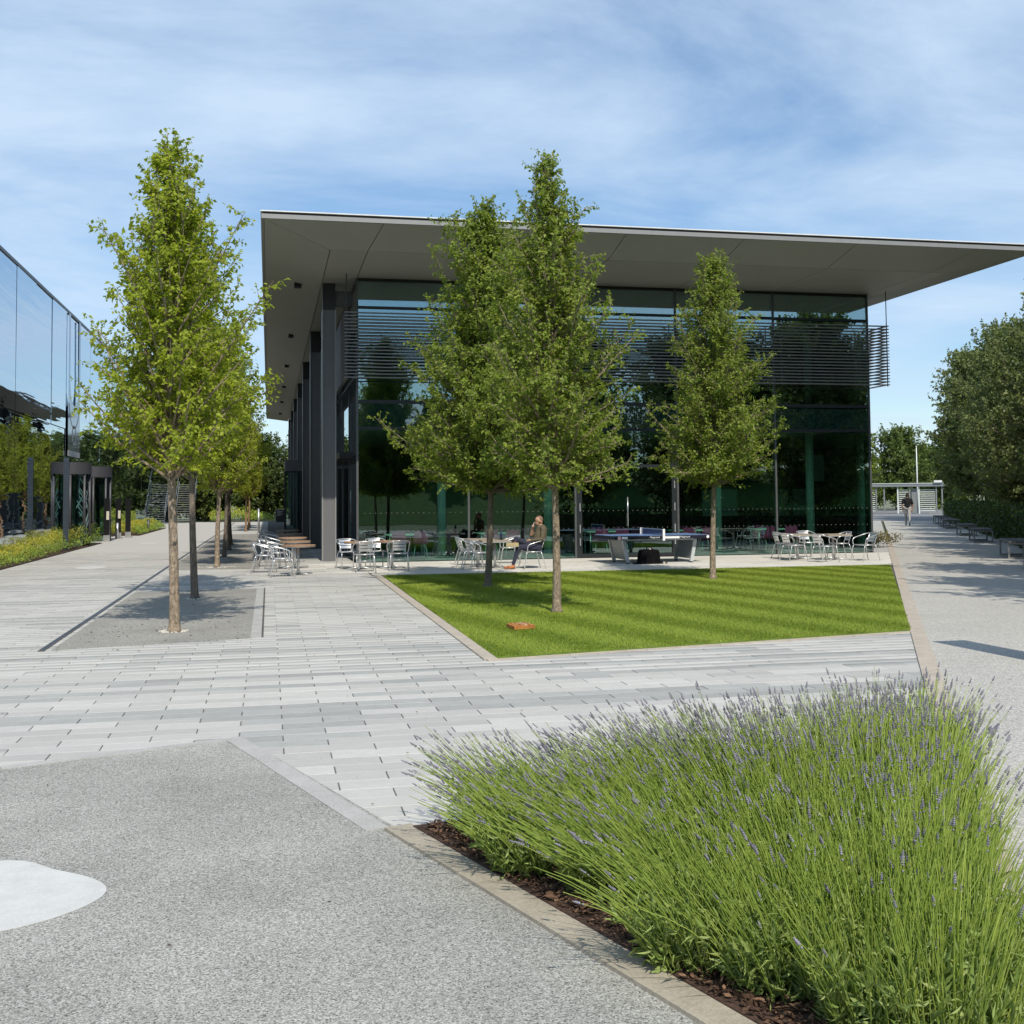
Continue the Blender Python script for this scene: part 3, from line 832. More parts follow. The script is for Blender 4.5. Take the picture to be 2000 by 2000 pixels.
# safety dots on the glass
mb = MB()
for zc, st in ((1.36, .15), (.86, .15)):
    x = GX0 + .2
    while x < GX1 - .1:
        if abs(((x - GX0) % bay) - bay / 2) < bay / 2 - .12:
            n = 8; c = [(x + .010 * math.cos(2 * math.pi * k / n), GY0 - .0025, zc + .010 * math.sin(2 * math.pi * k / n)) for k in range(n)]
            mb.add(c, [tuple(range(n - 1, -1, -1))])
        x += st
o = mb.build('safety_dots', 'column_edge', pav); o['kind'] = 'stuff'
# side glazing
nb_ = 18; sb_ = (GY1 - GY0) / nb_
for k in range(nb_):
    ya, yb = GY0 + sb_ * k + .03, GY0 + sb_ * (k + 1) - .03
    for z0, z1, gm_ in ((3.1, 7.8, 'glass_side'), (.02, 3.0, 'glass_side')):
        mb = MB(); mb.box(GX0, ya, z0, GX0 + .012, yb, z1); mb.build('glass_pane', gm_, pav)
    if k:
        mb = MB(); mb.box(GX0 - .03, ya - .058, 0, GX0 + .1, ya - .002, ZS - .004); mb.build('mullion', 'frame_grey', pav)
for z0, z1 in ((3.0, 3.1), (5.2, 5.28), (7.8, 7.94)):
    mb = MB(); mb.box(GX0 - .022, GY0 + .11, z0, GX0 + .09, GY1, z1); mb.build('transom', 'frame_dark', pav)
for k in range(6):
    ya, yb = GY0 + .1 + (GY1 - GY0 - .1) * k / 6, GY0 + .08 + (GY1 - GY0 - .1) * (k + 1) / 6
    mb = MB(); mb.box(GX1 - .012, ya, .02, GX1, yb, 7.9); mb.build('glass_pane', 'glass_spandrel', pav)
# dark portal between first column and glass corner, and the far lobby
mb = MB(); mb.box(2.0, 33.0, 2.95, 2.40, 40.5, 3.12); mb.build('portal_beam', 'frame_dark', pav)
mb = MB(); mb.box(1.90, 42.6, .0, 2.36, 51.0, 2.9); mb.build('dark_screen', 'frame_dark', pav)
lob = empty('entrance_lobby'); lob.parent = pav
mb = MB(); mb.box(.80, 57.0, 3.18, 2.36, 60.6, 3.72); mb.build('canopy', 'frame_grey', lob)
for (x0, y0_2, x1, y1_2) in ((.84, 57.04, 2.30, 57.07), (.84, 57.1, .87, 60.5)):
    mb = MB(); mb.box(x0, y0_2, .02, x1, y1_2, 3.17); mb.build('glass_pane', 'glass_door', lob)
for x, y in ((.82, 57.02), (1.55, 57.02), (.82, 58.8), (.82, 60.5)):
    mb = MB(); mb.box(x - .03, y - .03, 0, x + .03, y + .01, 3.18); mb.build('post', 'frame_dark', lob)
mb = MB(); mb.tube([(2.0, 40.2, .95), (2.0, 40.2, 2.05)], .02, 8); mb.build('pull_handle', 'aluminium', pav)
# louvre screen: twenty blades on three sides, hung on rods
LY, LX0, LX1, LZ0, LZ1 = 31.0, 2.02, 18.45, 5.09, 6.88
def blade(pts, w):
    mb = MB()
    (ax, ay), (bx_, by_) = pts
    mb.box(ax, ay, -.011, bx_, by_, .011)
    return mb
for i in range(20):
    z = LZ0 + (LZ1 - LZ0) * i / 19
    for k in range(5):
        x0 = LX0 + (LX1 - LX0) * k / 5; x1 = LX0 + (LX1 - LX0) * (k + 1) / 5
        mb = MB(); mb.box(x0 + .001, LY, z - .013, x1 - .001, LY + .11, z + .013); mb.build('louvre_blade', 'louvre', pav)
    mb = MB(); mb.box(LX0 - .0, LY + .112, z - .013, LX0 + .10, 60, z + .013); mb.build('louvre_blade', 'louvre', pav)
    mb = MB(); mb.box(LX1 - .10, LY + .112, z - .013, LX1, 60, z + .013); mb.build('louvre_blade', 'louvre', pav)
for x in [LX0 + .05] + [GX0 + bay * k for k in range(1, 5)] + [LX1 - .05]:
    mb = MB(); mb.box(x - .012, LY + .045, LZ0 - .05, x + .012, LY + .069, LZ1 + .06); mb.build('hanger_bar', 'frame_grey', pav)
for x in (LX0 + .05, LX1 - .05):
    mb = MB(); mb.tube([(x, LY + .057, LZ1 + .05), (x, LY + .057, ZS)], .014, 6); mb.build('rod', 'frame_grey', pav)
# inside
mb = MB(); mb.box(GX0 + .12, GY0 + .12, -.05, GX1 - .05, GY1, .004); mb.build('floor', 'interior_floor', pav)
mb = MB(); mb.box(GX0 + .25, GY0 + .35, 3.80, GX1 - .05, GY1, 4.35); mb.build('upper_floor', 'interior_ceiling', pav)
mb = MB(); mb.box(GX0 + .1, GY0 + .12, 7.9, GX1 - .05, GY1, 7.94); mb.build('ceiling', 'interior_ceiling', pav)
mb = MB(); mb.box(GX0 + .5, 45.0, .004, GX1 - .05, 45.3, 3.8); mb.build('inner_wall', 'interior_wall', pav)
mb = MB(); mb.box(GX0 + .5, 41.0, 4.35, GX1 - .05, 41.3, 7.9); mb.build('inner_wall', 'interior_wall', pav)
mb = MB(); mb.box(GX0, GY1, 0, GX1, GY1 + .3, ZS - .01); mb.build('rear_wall', 'interior_wall', pav)
for x in (5.1, 8.4, 13.95, 17.15):
    mb = MB(); mb.tube([(x, 33.8, .004), (x, 33.8, 3.8)], .13, 16); mb.build('round_column', 'interior_column', pav)
    mb = MB(); mb.tube([(x, 33.8, 4.35), (x, 33.8, 7.9)], .13, 16); mb.build('round_column', 'interior_column', pav)
for (x, z) in ((15.9, 1.0), (16.7, 1.0), (15.2, 2.3)):
    mb = MB(); mb.box(x, 40, z, x + .6, 40.06, z + 1.0); mb.build('notice_board', 'screen_white', pav)

# ------------------------------------------------------------------ mirror-glass building on the left
lb = empty('mirror_building'); tag(lb, 'long mirror-glass building on the left reflecting trees and sky', 'building')
BX = -7.57
mb = MB(); mb.box(BX - 14, 24, 0, BX - .30, 91.5, 9.02); mb.build('core', 'frame_dark', lb)
mb = MB(); mb.box(BX - 14.1, 23.9, 9.02, BX + .03, 91.6, 9.12); mb.build('parapet', 'frame_grey', lb)
bw = 2.94; y = 27.98
while y < 91:
    for z0, z1 in ((.02, 4.50), (4.53, 9.02)):
        mb = MB(); mb.box(0, .012, z0, .02, bw - .012, z1)
        o = mb.build('glass_pane', 'glass_mirror', lb, (BX - .02, y, 0)); o.rotation_euler = (0, rnd.gauss(0, .0016), rnd.gauss(0, .0022))
    mb = MB(); mb.box(BX - .05, y - .012, 0, BX - .012, y + .012, 9.02); mb.build('mullion', 'frame_dark', lb)
    y += bw
# printed film with a long arch cut out of it and an oval ring, on one bay
fb = empty('printed_film'); fb.parent = lb
Y1, Y2 = 45.75, 48.5
cyy = (Y1 + Y2) / 2; hw = 1.0
mb = MB()
xf = BX + .062
edge = [(cyy - hw * math.cos(math.pi * k / 16), 6.6 - 1.1 * math.sin(math.pi * k / 16)) for k in range(17)]
mb.add([(xf, Y1, 3.55), (xf, cyy - hw, 3.55), (xf, cyy - hw, 9.0), (xf, Y1, 9.0)], [(0, 1, 2, 3)])
mb.add([(xf, cyy + hw, 3.55), (xf, Y2, 3.55), (xf, Y2, 9.0), (xf, cyy + hw, 9.0)], [(0, 1, 2, 3)])
for k in range(16):
    (ya, za_), (yb, zb_) = edge[k], edge[k + 1]
    mb.add([(xf, ya, 3.55), (xf, yb, 3.55), (xf, yb, zb_), (xf, ya, za_)], [(0, 1, 2, 3)])
mb.build('film', 'film_gloss', fb)
mb = MB()
n = 28; ro_, ri = [], []
for k in range(n):
    a = 2 * math.pi * k / n
    ro_.append((BX + .068, cyy + .48 * math.cos(a), 4.35 + .40 * math.sin(a))); ri.append((BX + .068, cyy + .34 * math.cos(a), 4.35 + .31 * math.sin(a)))
mb.add(ro_ + ri, [(k, (k + 1) % n, n + (k + 1) % n, n + k) for k in range(n)]); mb.build('oval_ring', 'film_ring', fb)
mb = MB()
n = 20; ro_, ri = [], []
for k in range(n + 1):
    a = math.pi + math.pi * k / n
    ro_.append((BX + .068, cyy + 1.15 * math.cos(a), 5.55 + .95 * math.sin(a))); ri.append((BX + .068, cyy + 1.05 * math.cos(a), 5.55 + .87 * math.sin(a)))
mb.add(ro_ + ri, [(k, k + 1, n + 1 + k + 1, n + 1 + k) for k in range(n)]); mb.build('arc_line', 'film_ring', fb)
mb = MB(); mb.box(BX + .062, Y1, 3.50, BX + .070, Y2, 3.72); mb.build('film_base', 'film_ring', fb)

# revolving doors
def revolving_door(cy0, label, graphic):
    e = empty('revolving_door', (BX - .05, cy0, 0)); tag(e, label, 'door', 'revolving doors')
    r_ = .74
    mb = MB(); mb.smooth = False; mb.disc((0, 0), r_ + .06, 2.82, 3.28, 40); mb.build('drum_head', 'drum_metal', e)
    for a in (-80, -35, 0, 40, 80):
        x, y = r_ * math.cos(R(a)), r_ * math.sin(R(a))
        mb = MB(); mb.tube([(x, y, .02), (x, y, 2.82)], .05, 8); mb.build('post', 'drum_metal', e)
    for (a0, a1) in ((-78, -37), (2, 38)):
        mb = MB(); pts = [(r_ * math.cos(R(a0 + (a1 - a0) * k / 6)), r_ * math.sin(R(a0 + (a1 - a0) * k / 6))) for k in range(7)]
        for k in range(6):
            (xa_, ya_), (xb_, yb_) = pts[k], pts[k + 1]
            mb.add([(xa_, ya_, .05), (xb_, yb_, .05), (xb_, yb_, 2.8), (xa_, ya_, 2.8)], [(0, 1, 2, 3)])
        mb.build('curved_glass', 'glass_door', e)
    mb = MB(); mb.box(-.6, -.02, .03, .68, .02, 2.78); mb.build('door_wing', 'glass_door', e, rz=R(35))
    mb = MB(); mb.box(-.6, -.02, .03, .68, .02, 2.78); mb.build('door_wing', 'glass_door', e, rz=R(-55))
    if graphic:
        rg = random.Random(4)
        for k in range(26):
            a = rg.uniform(-70, 30); z = .35 + 2.1 * k / 26
            mb = MB(); n = 7; w = rg.uniform(.05, .10); sl0 = rg.choice((-1, 1)) * rg.uniform(.012, .022)
            vs = []
            for q in range(n):
                aa = a + q * 5; rr = r_ - .03
                zc = z + sl0 * (q - 3) * 5
                vs += [(rr * math.cos(R(aa)), rr * math.sin(R(aa)), zc - w / 2), (rr * math.cos(R(aa)), rr * math.sin(R(aa)), zc + w / 2)]
            mb.add(vs, [(2 * q, 2 * q + 2, 2 * q + 3, 2 * q + 1) for q in range(n - 1)]); mb.build('glass_graphic', 'drum_stripe', e)
    return e
revolving_door(47.0, 'near revolving door with dark drum head and pale woven pattern on its glass', True)
revolving_door(52.9, 'far revolving door with plain dark glass, half hidden by the near one', False)
mb = MB(); mb.box(-.09, -.03, 0, .09, .03, 3.3)  # added upright standing in for a ribbed strip of unknown origin
tp = mb.build('ribbed_upright', 'rib_blue', None, (-6.98, 42.3, 0)); tag(tp, 'slim blue ribbed upright, a stand-in added before the near revolving door', 'totem')
for k in range(40):
    mb = MB(); mb.box(-.095, -.045, .04 + k * .081, .095, -.031, .04 + k * .081 + .03); mb.build('rib', 'drum_metal', tp)
for k, (x, y, lab) in enumerate(((-6.9, 52.0, 'black access post with cream card reader nearest the yellow shrubs'), (-6.9, 55.9, 'middle black access post with cream card reader by the revolving doors'), (-6.6, 57.1, 'black access post without a reader, rightmost of three'))):
    e = empty('access_post', (x, y, 0)); tag(e, lab, 'post', 'black access posts')
    mb = MB(); mb.box(-.12, -.05, .28, .12, .05, 1.88); mb.build('panel', 'black_gloss', e)
    mb = MB(); mb.box(-.13, -.06, 0, .13, .06, .28); mb.build('base', 'stainless', e)
    if k < 2:
        mb = MB(); mb.box(.0, -.11, .95, .11, -.052, 1.32); mb.build('card_reader', 'reader_cream', e)
for (x, y, h, lab) in ((-6.9, 55.6, .75, 'short stainless bollard between the black access posts'), (-6.55, 66, .7, 'small dark bollard light in the far yellow planting')):
    mb = MB(); mb.tube([(x, y, 0), (x, y, h)], .07, 12); o = mb.build('bollard', 'stainless' if h > .72 else 'frame_grey'); tag(o, lab, 'bollard')
    mb = MB(); mb.tube([(x, y, h), (x, y, h + .04)], .075, 12); mb.build('cap', 'frame_dark', o)

# ------------------------------------------------------------------ planting beds on the left
def cover(name, boxes, label, seed, hi, m_lo='leaf_bed_green', m_hi='leaf_yellow', dens=900, size=.05, cat='shrubs', rim=.35):
    g = np.random.default_rng(seed); Ps, Ns, Ds, Ss, Vs, Ms = [], [], [], [], [], []
    for (x0, x1, y0, y1, h0, h1) in boxes:
        n = int((x1 - x0) * (y1 - y0) * dens)
        x = g.uniform(x0, x1, n); y = g.uniform(y0, y1, n)
        u = (x - x0) / (x1 - x0)
        env = (h0 + (h1 - h0) * .5 * (1 + np.sin(y * 1.7 + seed) * np.cos(x * 2.1 + y * .6))) * np.clip(np.minimum(1.0, rim + (1 - u) * 2.2), 0, 1)
        z = env * np.sqrt(g.uniform(0.05, 1, n))
        Ps.append(np.stack([x, y, z], 1)); Ns.append(norm(g.normal(0, .6, (n, 3)) + np.array([.2, -.3, .7]))); Ds.append(norm(g.normal(0, .5, (n, 3)) + np.array([.2, 0, .8])))
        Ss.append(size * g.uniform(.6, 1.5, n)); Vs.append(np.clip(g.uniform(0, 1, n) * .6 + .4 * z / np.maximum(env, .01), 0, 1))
        Ms.append(((g.uniform(0, 1, n) < hi) & (u < .68)).astype(int))
    P_, N_, D_, S_, V_ = (np.concatenate(a) for a in (Ps, Ns, Ds, Ss, Vs))
    V, F, va = leaves_mesh(P_, N_, D_, S_, V_, .4)
    o = link(name, np_mesh(name, V, F, [m_lo, m_hi], np.repeat(np.concatenate(Ms), 2), {'lv': va}))
    return tag(o, label, cat, kind='stuff')
cover('yellow_shrubs', [(BX + .02, -6.78, 26, 38, .30, .50), (BX + .02, -6.85, 38, 45.5, .45, .80), (BX + .02, -6.75, 45.5, 49.8, .60, .95)], 'yellow and green low shrubs along the foot of the mirror building', 3, .8)
cover('yellow_shrubs', [(BX + .02, -6.4, 60, 75, .30, .75)], 'yellow shrubs in the far bed beyond the black posts', 9, .8, dens=500, size=.07)
sheet('planting_bed', [(BX, 24), (-6.74, 24), (-6.80, 49.9), (BX, 49.9)], .03, 'mulch_base', 'soil under the yellow shrubs', th=.09)
sheet('planting_bed', [(BX, 60), (-6.38, 60), (-6.38, 75), (BX, 75)], .03, 'mulch_base', 'soil under the far yellow shrubs', th=.09)
cover('low_planting', [(-4.6, .5, 92.5, 96, .4, 1.3)], 'low yellow-green planting at the far end of the paving', 12, .35, dens=150, size=.14)
cover('corner_plant', [(19.7, 20.75, 34.3, 36.6, .30, .62)], 'low brownish green plants beside the right corner of the pavilion', 15, .0, m_lo='leaf_brownish', dens=500, size=.09, rim=1)

# ------------------------------------------------------------------ trees
TA = tree_meshes('paved_a', 21, 6.68, 2.0, 1.42, .072, 165, .068, PROF_POINT, 'bark_light', 'leaf_gold', el0=34, el1=70, gap=.06, trunk_bend=.06, sec=.09, step=.018)
TB = tree_meshes('paved_b', 34, 7.1, 2.1, 1.55, .066, 160, .076, PROF_POINT, 'bark_dark', 'leaf_gold', el0=30, el1=68, sec=.09, step=.02)
put_tree('paved_tree', TA, (-1.24, 15.84, 0), 'nearest pale-barked young tree in the paved row on the left', 'young trees in the paved row', rz=R(300))
rowt = [(-1.28, 20.98, 'bark_dark', 'second tree of the paved row, dark trunk, in the near gravel bed'), (-1.30, 30.72, 'bark_light', 'third tree of the paved row, thin pale trunk in a gravel collar'),
        (-1.35, 36.19, 'bark_dark', 'fourth tree of the paved row, dark trunk'), (-1.36, 41.14, 'bark_dark', 'fifth tree of the paved row'), (-1.44, 46.22, 'bark_dark', 'sixth tree of the paved row'),
        (-1.25, 65.3, 'bark_rust', 'seventh tree of the paved row, reddish trunk beyond the gap'), (-1.2, 70.6, 'bark_rust', 'eighth tree of the paved row, reddish trunk'), (-1.2, 76.0, 'bark_rust', 'last tree of the paved row, nearest the far shrubs')]
for k, (x, y, bk, lab) in enumerate(rowt):
    s_ = (1.0, .95, .93, .97, .94, .9, .95, .92)[k]
    put_tree('paved_tree', TB if k % 2 == 0 else TA, (x, y, 0), lab, 'young trees in the paved row', rz=R(60 + 77 * k), sc=(s_ * 1.0, s_ * 1.0, s_), bark=bk, leafm='leaf_gold')
for (x, y, lab) in ((-1.24, 15.84, 'white stone chips round the nearest paved tree'), (-1.28, 20.98, 'white stone chips round the second paved tree'), (-1.30, 30.72, 'white stone chips round the third paved tree')):
    mb = MB(); g = random.Random(int(y))
    for k in range(70):
        a = g.uniform(0, 6.283); r_ = g.uniform(.09, .2 if y < 29 else .5); s_ = g.uniform(.008, .02)
        cx, cy0 = x + r_ * math.cos(a), y + r_ * math.sin(a) * .9
        mb.prism([(cx + s_ * math.cos(b), cy0 + s_ * math.sin(b) * .8) for b in (0, 1.2, 2.5, 3.9, 5.1)], .004, .005 + s_ * .8)
    tag(mb.build('stone_chips', 'gravel_collar'), lab, 'gravel', kind='stuff')
LA = tree_meshes('lawn_a', 51, 6.98, 1.85, 1.42, .066, 210, .061, PROF_POINT, 'bark_light', 'leaf_olive', el0=18, el1=70, sec=.078, step=.0175)
LB = tree_meshes('lawn_b', 63, 7.45, 1.85, 2.35, .070, 380, .068, PROF_POINT, 'bark_dark', 'leaf_olive', el0=10, el1=66, sec=.088, step=.019, tpow=1.55)
LC = tree_meshes('lawn_c', 77, 6.88, 1.95, 1.62, .064, 220, .062, PROF_POINT, 'bark_light', 'leaf_olive', el0=12, el1=70, sec=.08, step=.018)
put_tree('lawn_tree', LA, (4.27, 16.77, .01), 'tallest lawn tree in front, pale mottled trunk near the rusty plate', 'young trees on the lawn', rz=R(40))
put_tree('lawn_tree', LB, (4.23, 21.95, .01), 'lawn tree with darker trunk and widest crown, left behind the tallest', 'young trees on the lawn', rz=R(120))
put_tree('lawn_tree', LC, (9.17, 22.47, .01), 'separate lawn tree in front of the table tennis table', 'young trees on the lawn', rz=R(10))

WA = tree_meshes('willow', 90, 11.5, 1.9, 3.5, .13, 170, .19, PROF_ROUND, 'bark_dark', 'leaf_willow', el0=16, el1=62, step=.05, sec=.20, seclen=(.5, 1.2), trunk_bend=.25, up=.15)
WB = tree_meshes('broad', 95, 9.0, 1.2, 3.8, .14, 150, .27, PROF_ROUND, 'bark_dark', 'leaf_wood', el0=0, el1=60, step=.06, sec=.22, seclen=(.5, 1.1), trunk_bend=.2, up=.35)
ordn = ['first', 'second', 'third', 'fourth', 'fifth', 'sixth', 'seventh', 'eighth', 'ninth', 'tenth', 'eleventh', 'twelfth']
wg = random.Random(8)
k = 0
for s_ in (3, 9, 15, 21, 27, 33, 39.5, 46, 52.5, 59, 66, 73):
    x, y = pth(s_, 6.3 + wg.uniform(-.4, .6)); sc = wg.uniform(.74, .82) if s_ < 50 else wg.uniform(.92, 1.0)
    put_tree('path_tree', WA, (x, y, -.1), 'tall shady tree behind the hedge, %s along the slanting path' % ordn[k], 'shady trees along the path', rz=wg.uniform(0, 6), sc=(sc, sc, sc * wg.uniform(.92, 1.04)))
    k += 1
k = 0
for s_ in (30, 38, 47, 56):
    x, y = pth(s_, 12.5); put_tree('path_tree', WA, (x, y, -.1), 'dark tree in the rear row behind the path trees, %s along' % ordn[k], 'shady trees along the path', rz=wg.uniform(0, 6), sc=(1.05, 1.05, 1.05), leafm='leaf_dark'); k += 1
farR = [(27.5, 52, .62, 'leaf_olive', 'light green tree just beyond the right end of the pavilion'), (35, 66, .62, 'leaf_olive', 'light green tree further behind the right end of the pavilion'),
        (62, 112, .80, 'leaf_wood', 'bright green tree behind the turnstile shelter'), (70, 116, 1.0, 'leaf_wood', 'round green tree behind the flagpole'), (78, 118, .95, 'leaf_wood', 'green tree right of the flagpole'), (88, 122, 1.0, 'leaf_dark', 'dark tree far right behind the shelter'),
        (54, 110, .78, 'leaf_wood', 'green tree seen between pavilion and shelter'), (46, 104, .7, 'leaf_wood', 'small green tree close behind the pavilion corner')]
for x, y, sc, lm, lab in farR:
    put_tree('distant_tree', WB, (x, y, -.1), lab, 'trees beyond the turnstiles', rz=wg.uniform(0, 6), sc=(sc, sc, sc), leafm=lm)
farL = [(-10.5, 99, .95, 'dark broad tree behind the metal stair'), (-5.5, 103, .85, 'dark green tree at the far end of the paving, right of the stair'), (-1.0, 100, .8, 'dark green tree closing the far end behind the tree row'), (3.5, 101, .75, 'green tree showing past the pavilion columns'), (-15, 106, 1.1, 'tall dark tree far left behind the mirror building')]
for x, y, sc, lab in farL:
    put_tree('distant_tree', WB, (x, y, -.1), lab, 'trees closing the far end', rz=wg.uniform(0, 6), sc=(sc, sc, sc), leafm='leaf_dark')
# wood on a grass bank behind the viewer: only the glass shows it
pb = WB[2]; pw = WA[2]; g = np.random.default_rng(44)
Vv, Ff, Aa = [], [], []; off = 0
for kx in range(22):
    src = pb if kx % 2 else pw
    sel = g.permutation(len(src[0]))[:11000]
    P_, N_, D_, S_, v_ = (a[sel] for a in src)
    xk = -50 + kx * 5.2
    sc = g.uniform(.50, .72) if xk < 34 else g.uniform(1.1, 1.45)
    ang = g.uniform(0, 6.28); Rm = np.array([[math.cos(ang), -math.sin(ang), 0], [math.sin(ang), math.cos(ang), 0], [0, 0, 1]])
    V, F, va = leaves_mesh(P_ @ Rm.T * sc + np.array([-50 + kx * 5.2 + g.uniform(-1.5, 1.5), -31 + g.uniform(-4, 4) + .3 * abs(kx - 9), 2.2]), N_ @ Rm.T, D_ @ Rm.T, S_ * 2.2, v_)
    Vv.append(V); Ff.append(F + off); Aa.append(va); off += len(V)
wd_ = link('woodland', np_mesh('woodland', np.concatenate(Vv), np.concatenate(Ff), 'leaf_dark', attr={'lv': np.concatenate(Aa)}))
tag(wd_, 'dark belt of trees mirrored in the pavilion glass', 'woodland', kind='stuff')
mb = MB(); mb.add([(-90, -16, -.1), (90, -16, -.1), (90, -30, 4.0), (-90, -30, 4.0), (90, -60, 5), (-90, -60, 5)], [(0, 3, 2, 1), (3, 5, 4, 2)])
bk_ = mb.build('grass_bank', 'bank_grass'); struct(bk_, 'grassy bank mirrored in the pavilion glass')
bpy.context.view_layer.update()

# far wood that closes the view on both sides
def wood(name, spots, label, seed, lm, smul=1.35, cnt=9000):
    g = np.random.default_rng(seed); Vv, Ff, Aa = [], [], []; off = 0
    for (x, y, sc) in spots:
        sel = g.permutation(len(pb[0]))[:cnt]; P_, N_, D_, S_, v_ = (a[sel] for a in pb)
        ang = g.uniform(0, 6.28); Rm = np.array([[math.cos(ang), -math.sin(ang), 0], [math.sin(ang), math.cos(ang), 0], [0, 0, 1]])
        V, F, va = leaves_mesh(P_ @ Rm.T * sc * np.array([1.15, 1, 1]) + np.array([x, y, -.9 * sc]), N_ @ Rm.T, D_ @ Rm.T, S_ * smul, v_)
        Vv.append(V); Ff.append(F + off); Aa.append(va); off += len(V)
    o = link(name, np_mesh(name, np.concatenate(Vv), np.concatenate(Ff), lm, attr={'lv': np.concatenate(Aa)}))
    tag(o, label, 'woodland', kind='stuff')
g = np.random.default_rng(3)
wood('woodland', [(-34 + 4.6 * k + g.uniform(-1, 1), 112 + g.uniform(-3, 3), g.uniform(.8, 1.05)) for k in range(10)], 'dark wood closing the view beyond the far end of the paving', 5, 'leaf_dark')
wood('woodland', [(40 + 7 * k + g.uniform(-1, 1), 126 + k * 1.2 + g.uniform(-3, 3), g.uniform(.8, 1.15)) for k in range(12)], 'green wood closing the view beyond the turnstiles', 6, 'leaf_wood')

# hedges
def hedge(name, poly_s0, poly_s1, o0, o1, h, label, seed, dens=420, lm='leaf_hedge', size=.10):
    g = np.random.default_rng(seed)
    e = empty(name); tag(e, label, 'hedge')
    mb = MB(); mb.prism([pth(poly_s0 + .1, o0 + .12), pth(poly_s1 - .1, o0 + .12), pth(poly_s1 - .1, o1 - .12), pth(poly_s0 + .1, o1 - .12)], -.1, h - .14); mb.build('twigs', 'mulch_base', e)
    L = poly_s1 - poly_s0; w = o1 - o0
    P_, O_ = [], []
    for area, f in ((L * w, lambda n: (g.uniform(0, L, n), g.uniform(0, w, n), np.full(n, h), (0, 0, 1))), (L * h, lambda n: (g.uniform(0, L, n), np.zeros(n), g.uniform(0, h, n), (0, -1, .3))), (w * h, lambda n: (np.zeros(n), g.uniform(0, w, n), g.uniform(0, h, n), (-1, 0, .3)))):
        n = int(area * dens); a, b, z, nn = f(n)
        a = a + g.normal(0, .05, n); b = b + g.normal(0, .07, n); z = z + g.normal(0, .06, n) + .07 * np.sin(a * 1.3) * (z > h * .8)
        X = P0.x + PD.x * (poly_s0 + a) + PN.x * (o0 + b); Y = P0.y + PD.y * (poly_s0 + a) + PN.y * (o0 + b)
        P_.append(np.stack([X, Y, np.maximum(z, .01)], 1))
        wn_ = np.array([PD.x * nn[0] + PN.x * nn[1], PD.y * nn[0] + PN.y * nn[1], nn[2]])
        O_.append(np.tile(wn_, (n, 1)))
    P_ = np.concatenate(P_); O_ = norm(np.concatenate(O_)); n = len(P_)
    V, F, va = leaves_mesh(P_, norm(O_ + g.normal(0, .5, (n, 3))), norm(g.normal(0, 1, (n, 3))), size * g.uniform(.6, 1.3, n), g.uniform(0, 1, n))
    link('foliage', np_mesh(name, V, F, lm, attr={'lv': va}), e)
hedge('clipped_hedge', 22, 42, 4.0, 5.4, 1.15, 'near dark clipped hedge behind the benches', 1)
hedge('clipped_hedge', 43.2, 66, 3.9, 5.3, 1.2, 'far dark clipped hedge reaching towards the turnstiles', 2, 300, size=.12)
hedge('clipped_hedge', 2, 20.8, 4.2, 5.6, 1.15, 'dark clipped hedge beside the nearest bench, mostly out of frame', 4, 260)

# ------------------------------------------------------------------ lavender bed
mu = struct(sheet('mulch_bed', BEDT, .028, 'mulch_base', th=.08), 'bark mulch bed under the lavender')
g = np.random.default_rng(12)
n = 70000
x = g.uniform(.6, 4.4, n); y = g.uniform(2.3, 6.8, n)
ok = inside(x, y, [(.78, 6.0), (4.28, 6.62), (1.93, 2.5)])
x, y = x[ok], y[ok]; n = len(x)
P_ = np.stack([x, y, .03 + g.uniform(0, .022, n)], 1)
V, F, va = leaves_mesh(P_, norm(np.array([0, 0, 1.0]) + g.normal(0, .45, (n, 3))), norm(g.normal(0, 1, (n, 3))), g.uniform(.010, .042, n) * g.choice([1, 1, 1.5], n), np.clip(g.beta(1.1, 2.6, n), 0, 1), .42, .1)
mc = link('bark_mulch', np_mesh('bark_mulch', V, F, 'bark_chip', attr={'lv': va})); tag(mc, 'loose brown bark chips along the kerb of the lavender bed', 'mulch', kind='stuff')

rg = np.random.default_rng(31)
# plant crowns on a staggered grid inside the bed, pulled back from the kerb side
plants = []
BEDP = [(1.0, 5.88), (4.02, 6.48), (2.10, 3.05), (1.90, 2.95)]
yy = 2.9; r_i = 0
while yy < 6.6:
    xx = .9 + (r_i % 2) * .17
    while xx < 4.2:
        if in_poly(xx, yy, BEDP): plants.append((xx + rg.normal(0, .04), yy + rg.normal(0, .04)))
        xx += .34
    yy += .29; r_i += 1
def axis_x(y): return 2.66 + (y - 4.3) * .42          # the ridge of the planting; stems fan out from it
B, LN, LE = [], [], []
for (px, py) in plants:
    ns = int(rg.integers(105, 150))
    for _ in range(ns):
        a = rg.uniform(0, 2 * math.pi); r_ = .17 * math.sqrt(rg.uniform())
        bx_, by_ = px + r_ * math.cos(a), py + r_ * math.sin(a)
        dxr = bx_ - axis_x(by_)
        fan = np.clip(dxr / (1.35 if dxr < 0 else .8), -1, 1)
        back = np.clip((by_ - 4.6) / 2.0, -1, 1)
        lv = np.array([.78 * fan * (1.0 if fan < 0 else .75) + .30 * math.cos(a) * r_ / .17 + rg.normal(0, .12), .30 * back + .28 * math.sin(a) * r_ / .17 - .04 + rg.normal(0, .12)])
        B.append((bx_, by_, .03)); LN.append(lv); LE.append(rg.uniform(.33, .55) * (1.10 if by_ > 5.0 else 1.0) + (.06 if rg.uniform() < .12 else 0))
B = np.array(B); LN = np.array(LN); LE = np.array(LE); n = len(B)
mag = np.linalg.norm(LN, axis=1, keepdims=True); th = np.minimum(mag[:, 0], 1.05)
dr_ = LN / np.maximum(mag, 1e-6)
lev = 5; pts = [B.copy()]; tgs = []
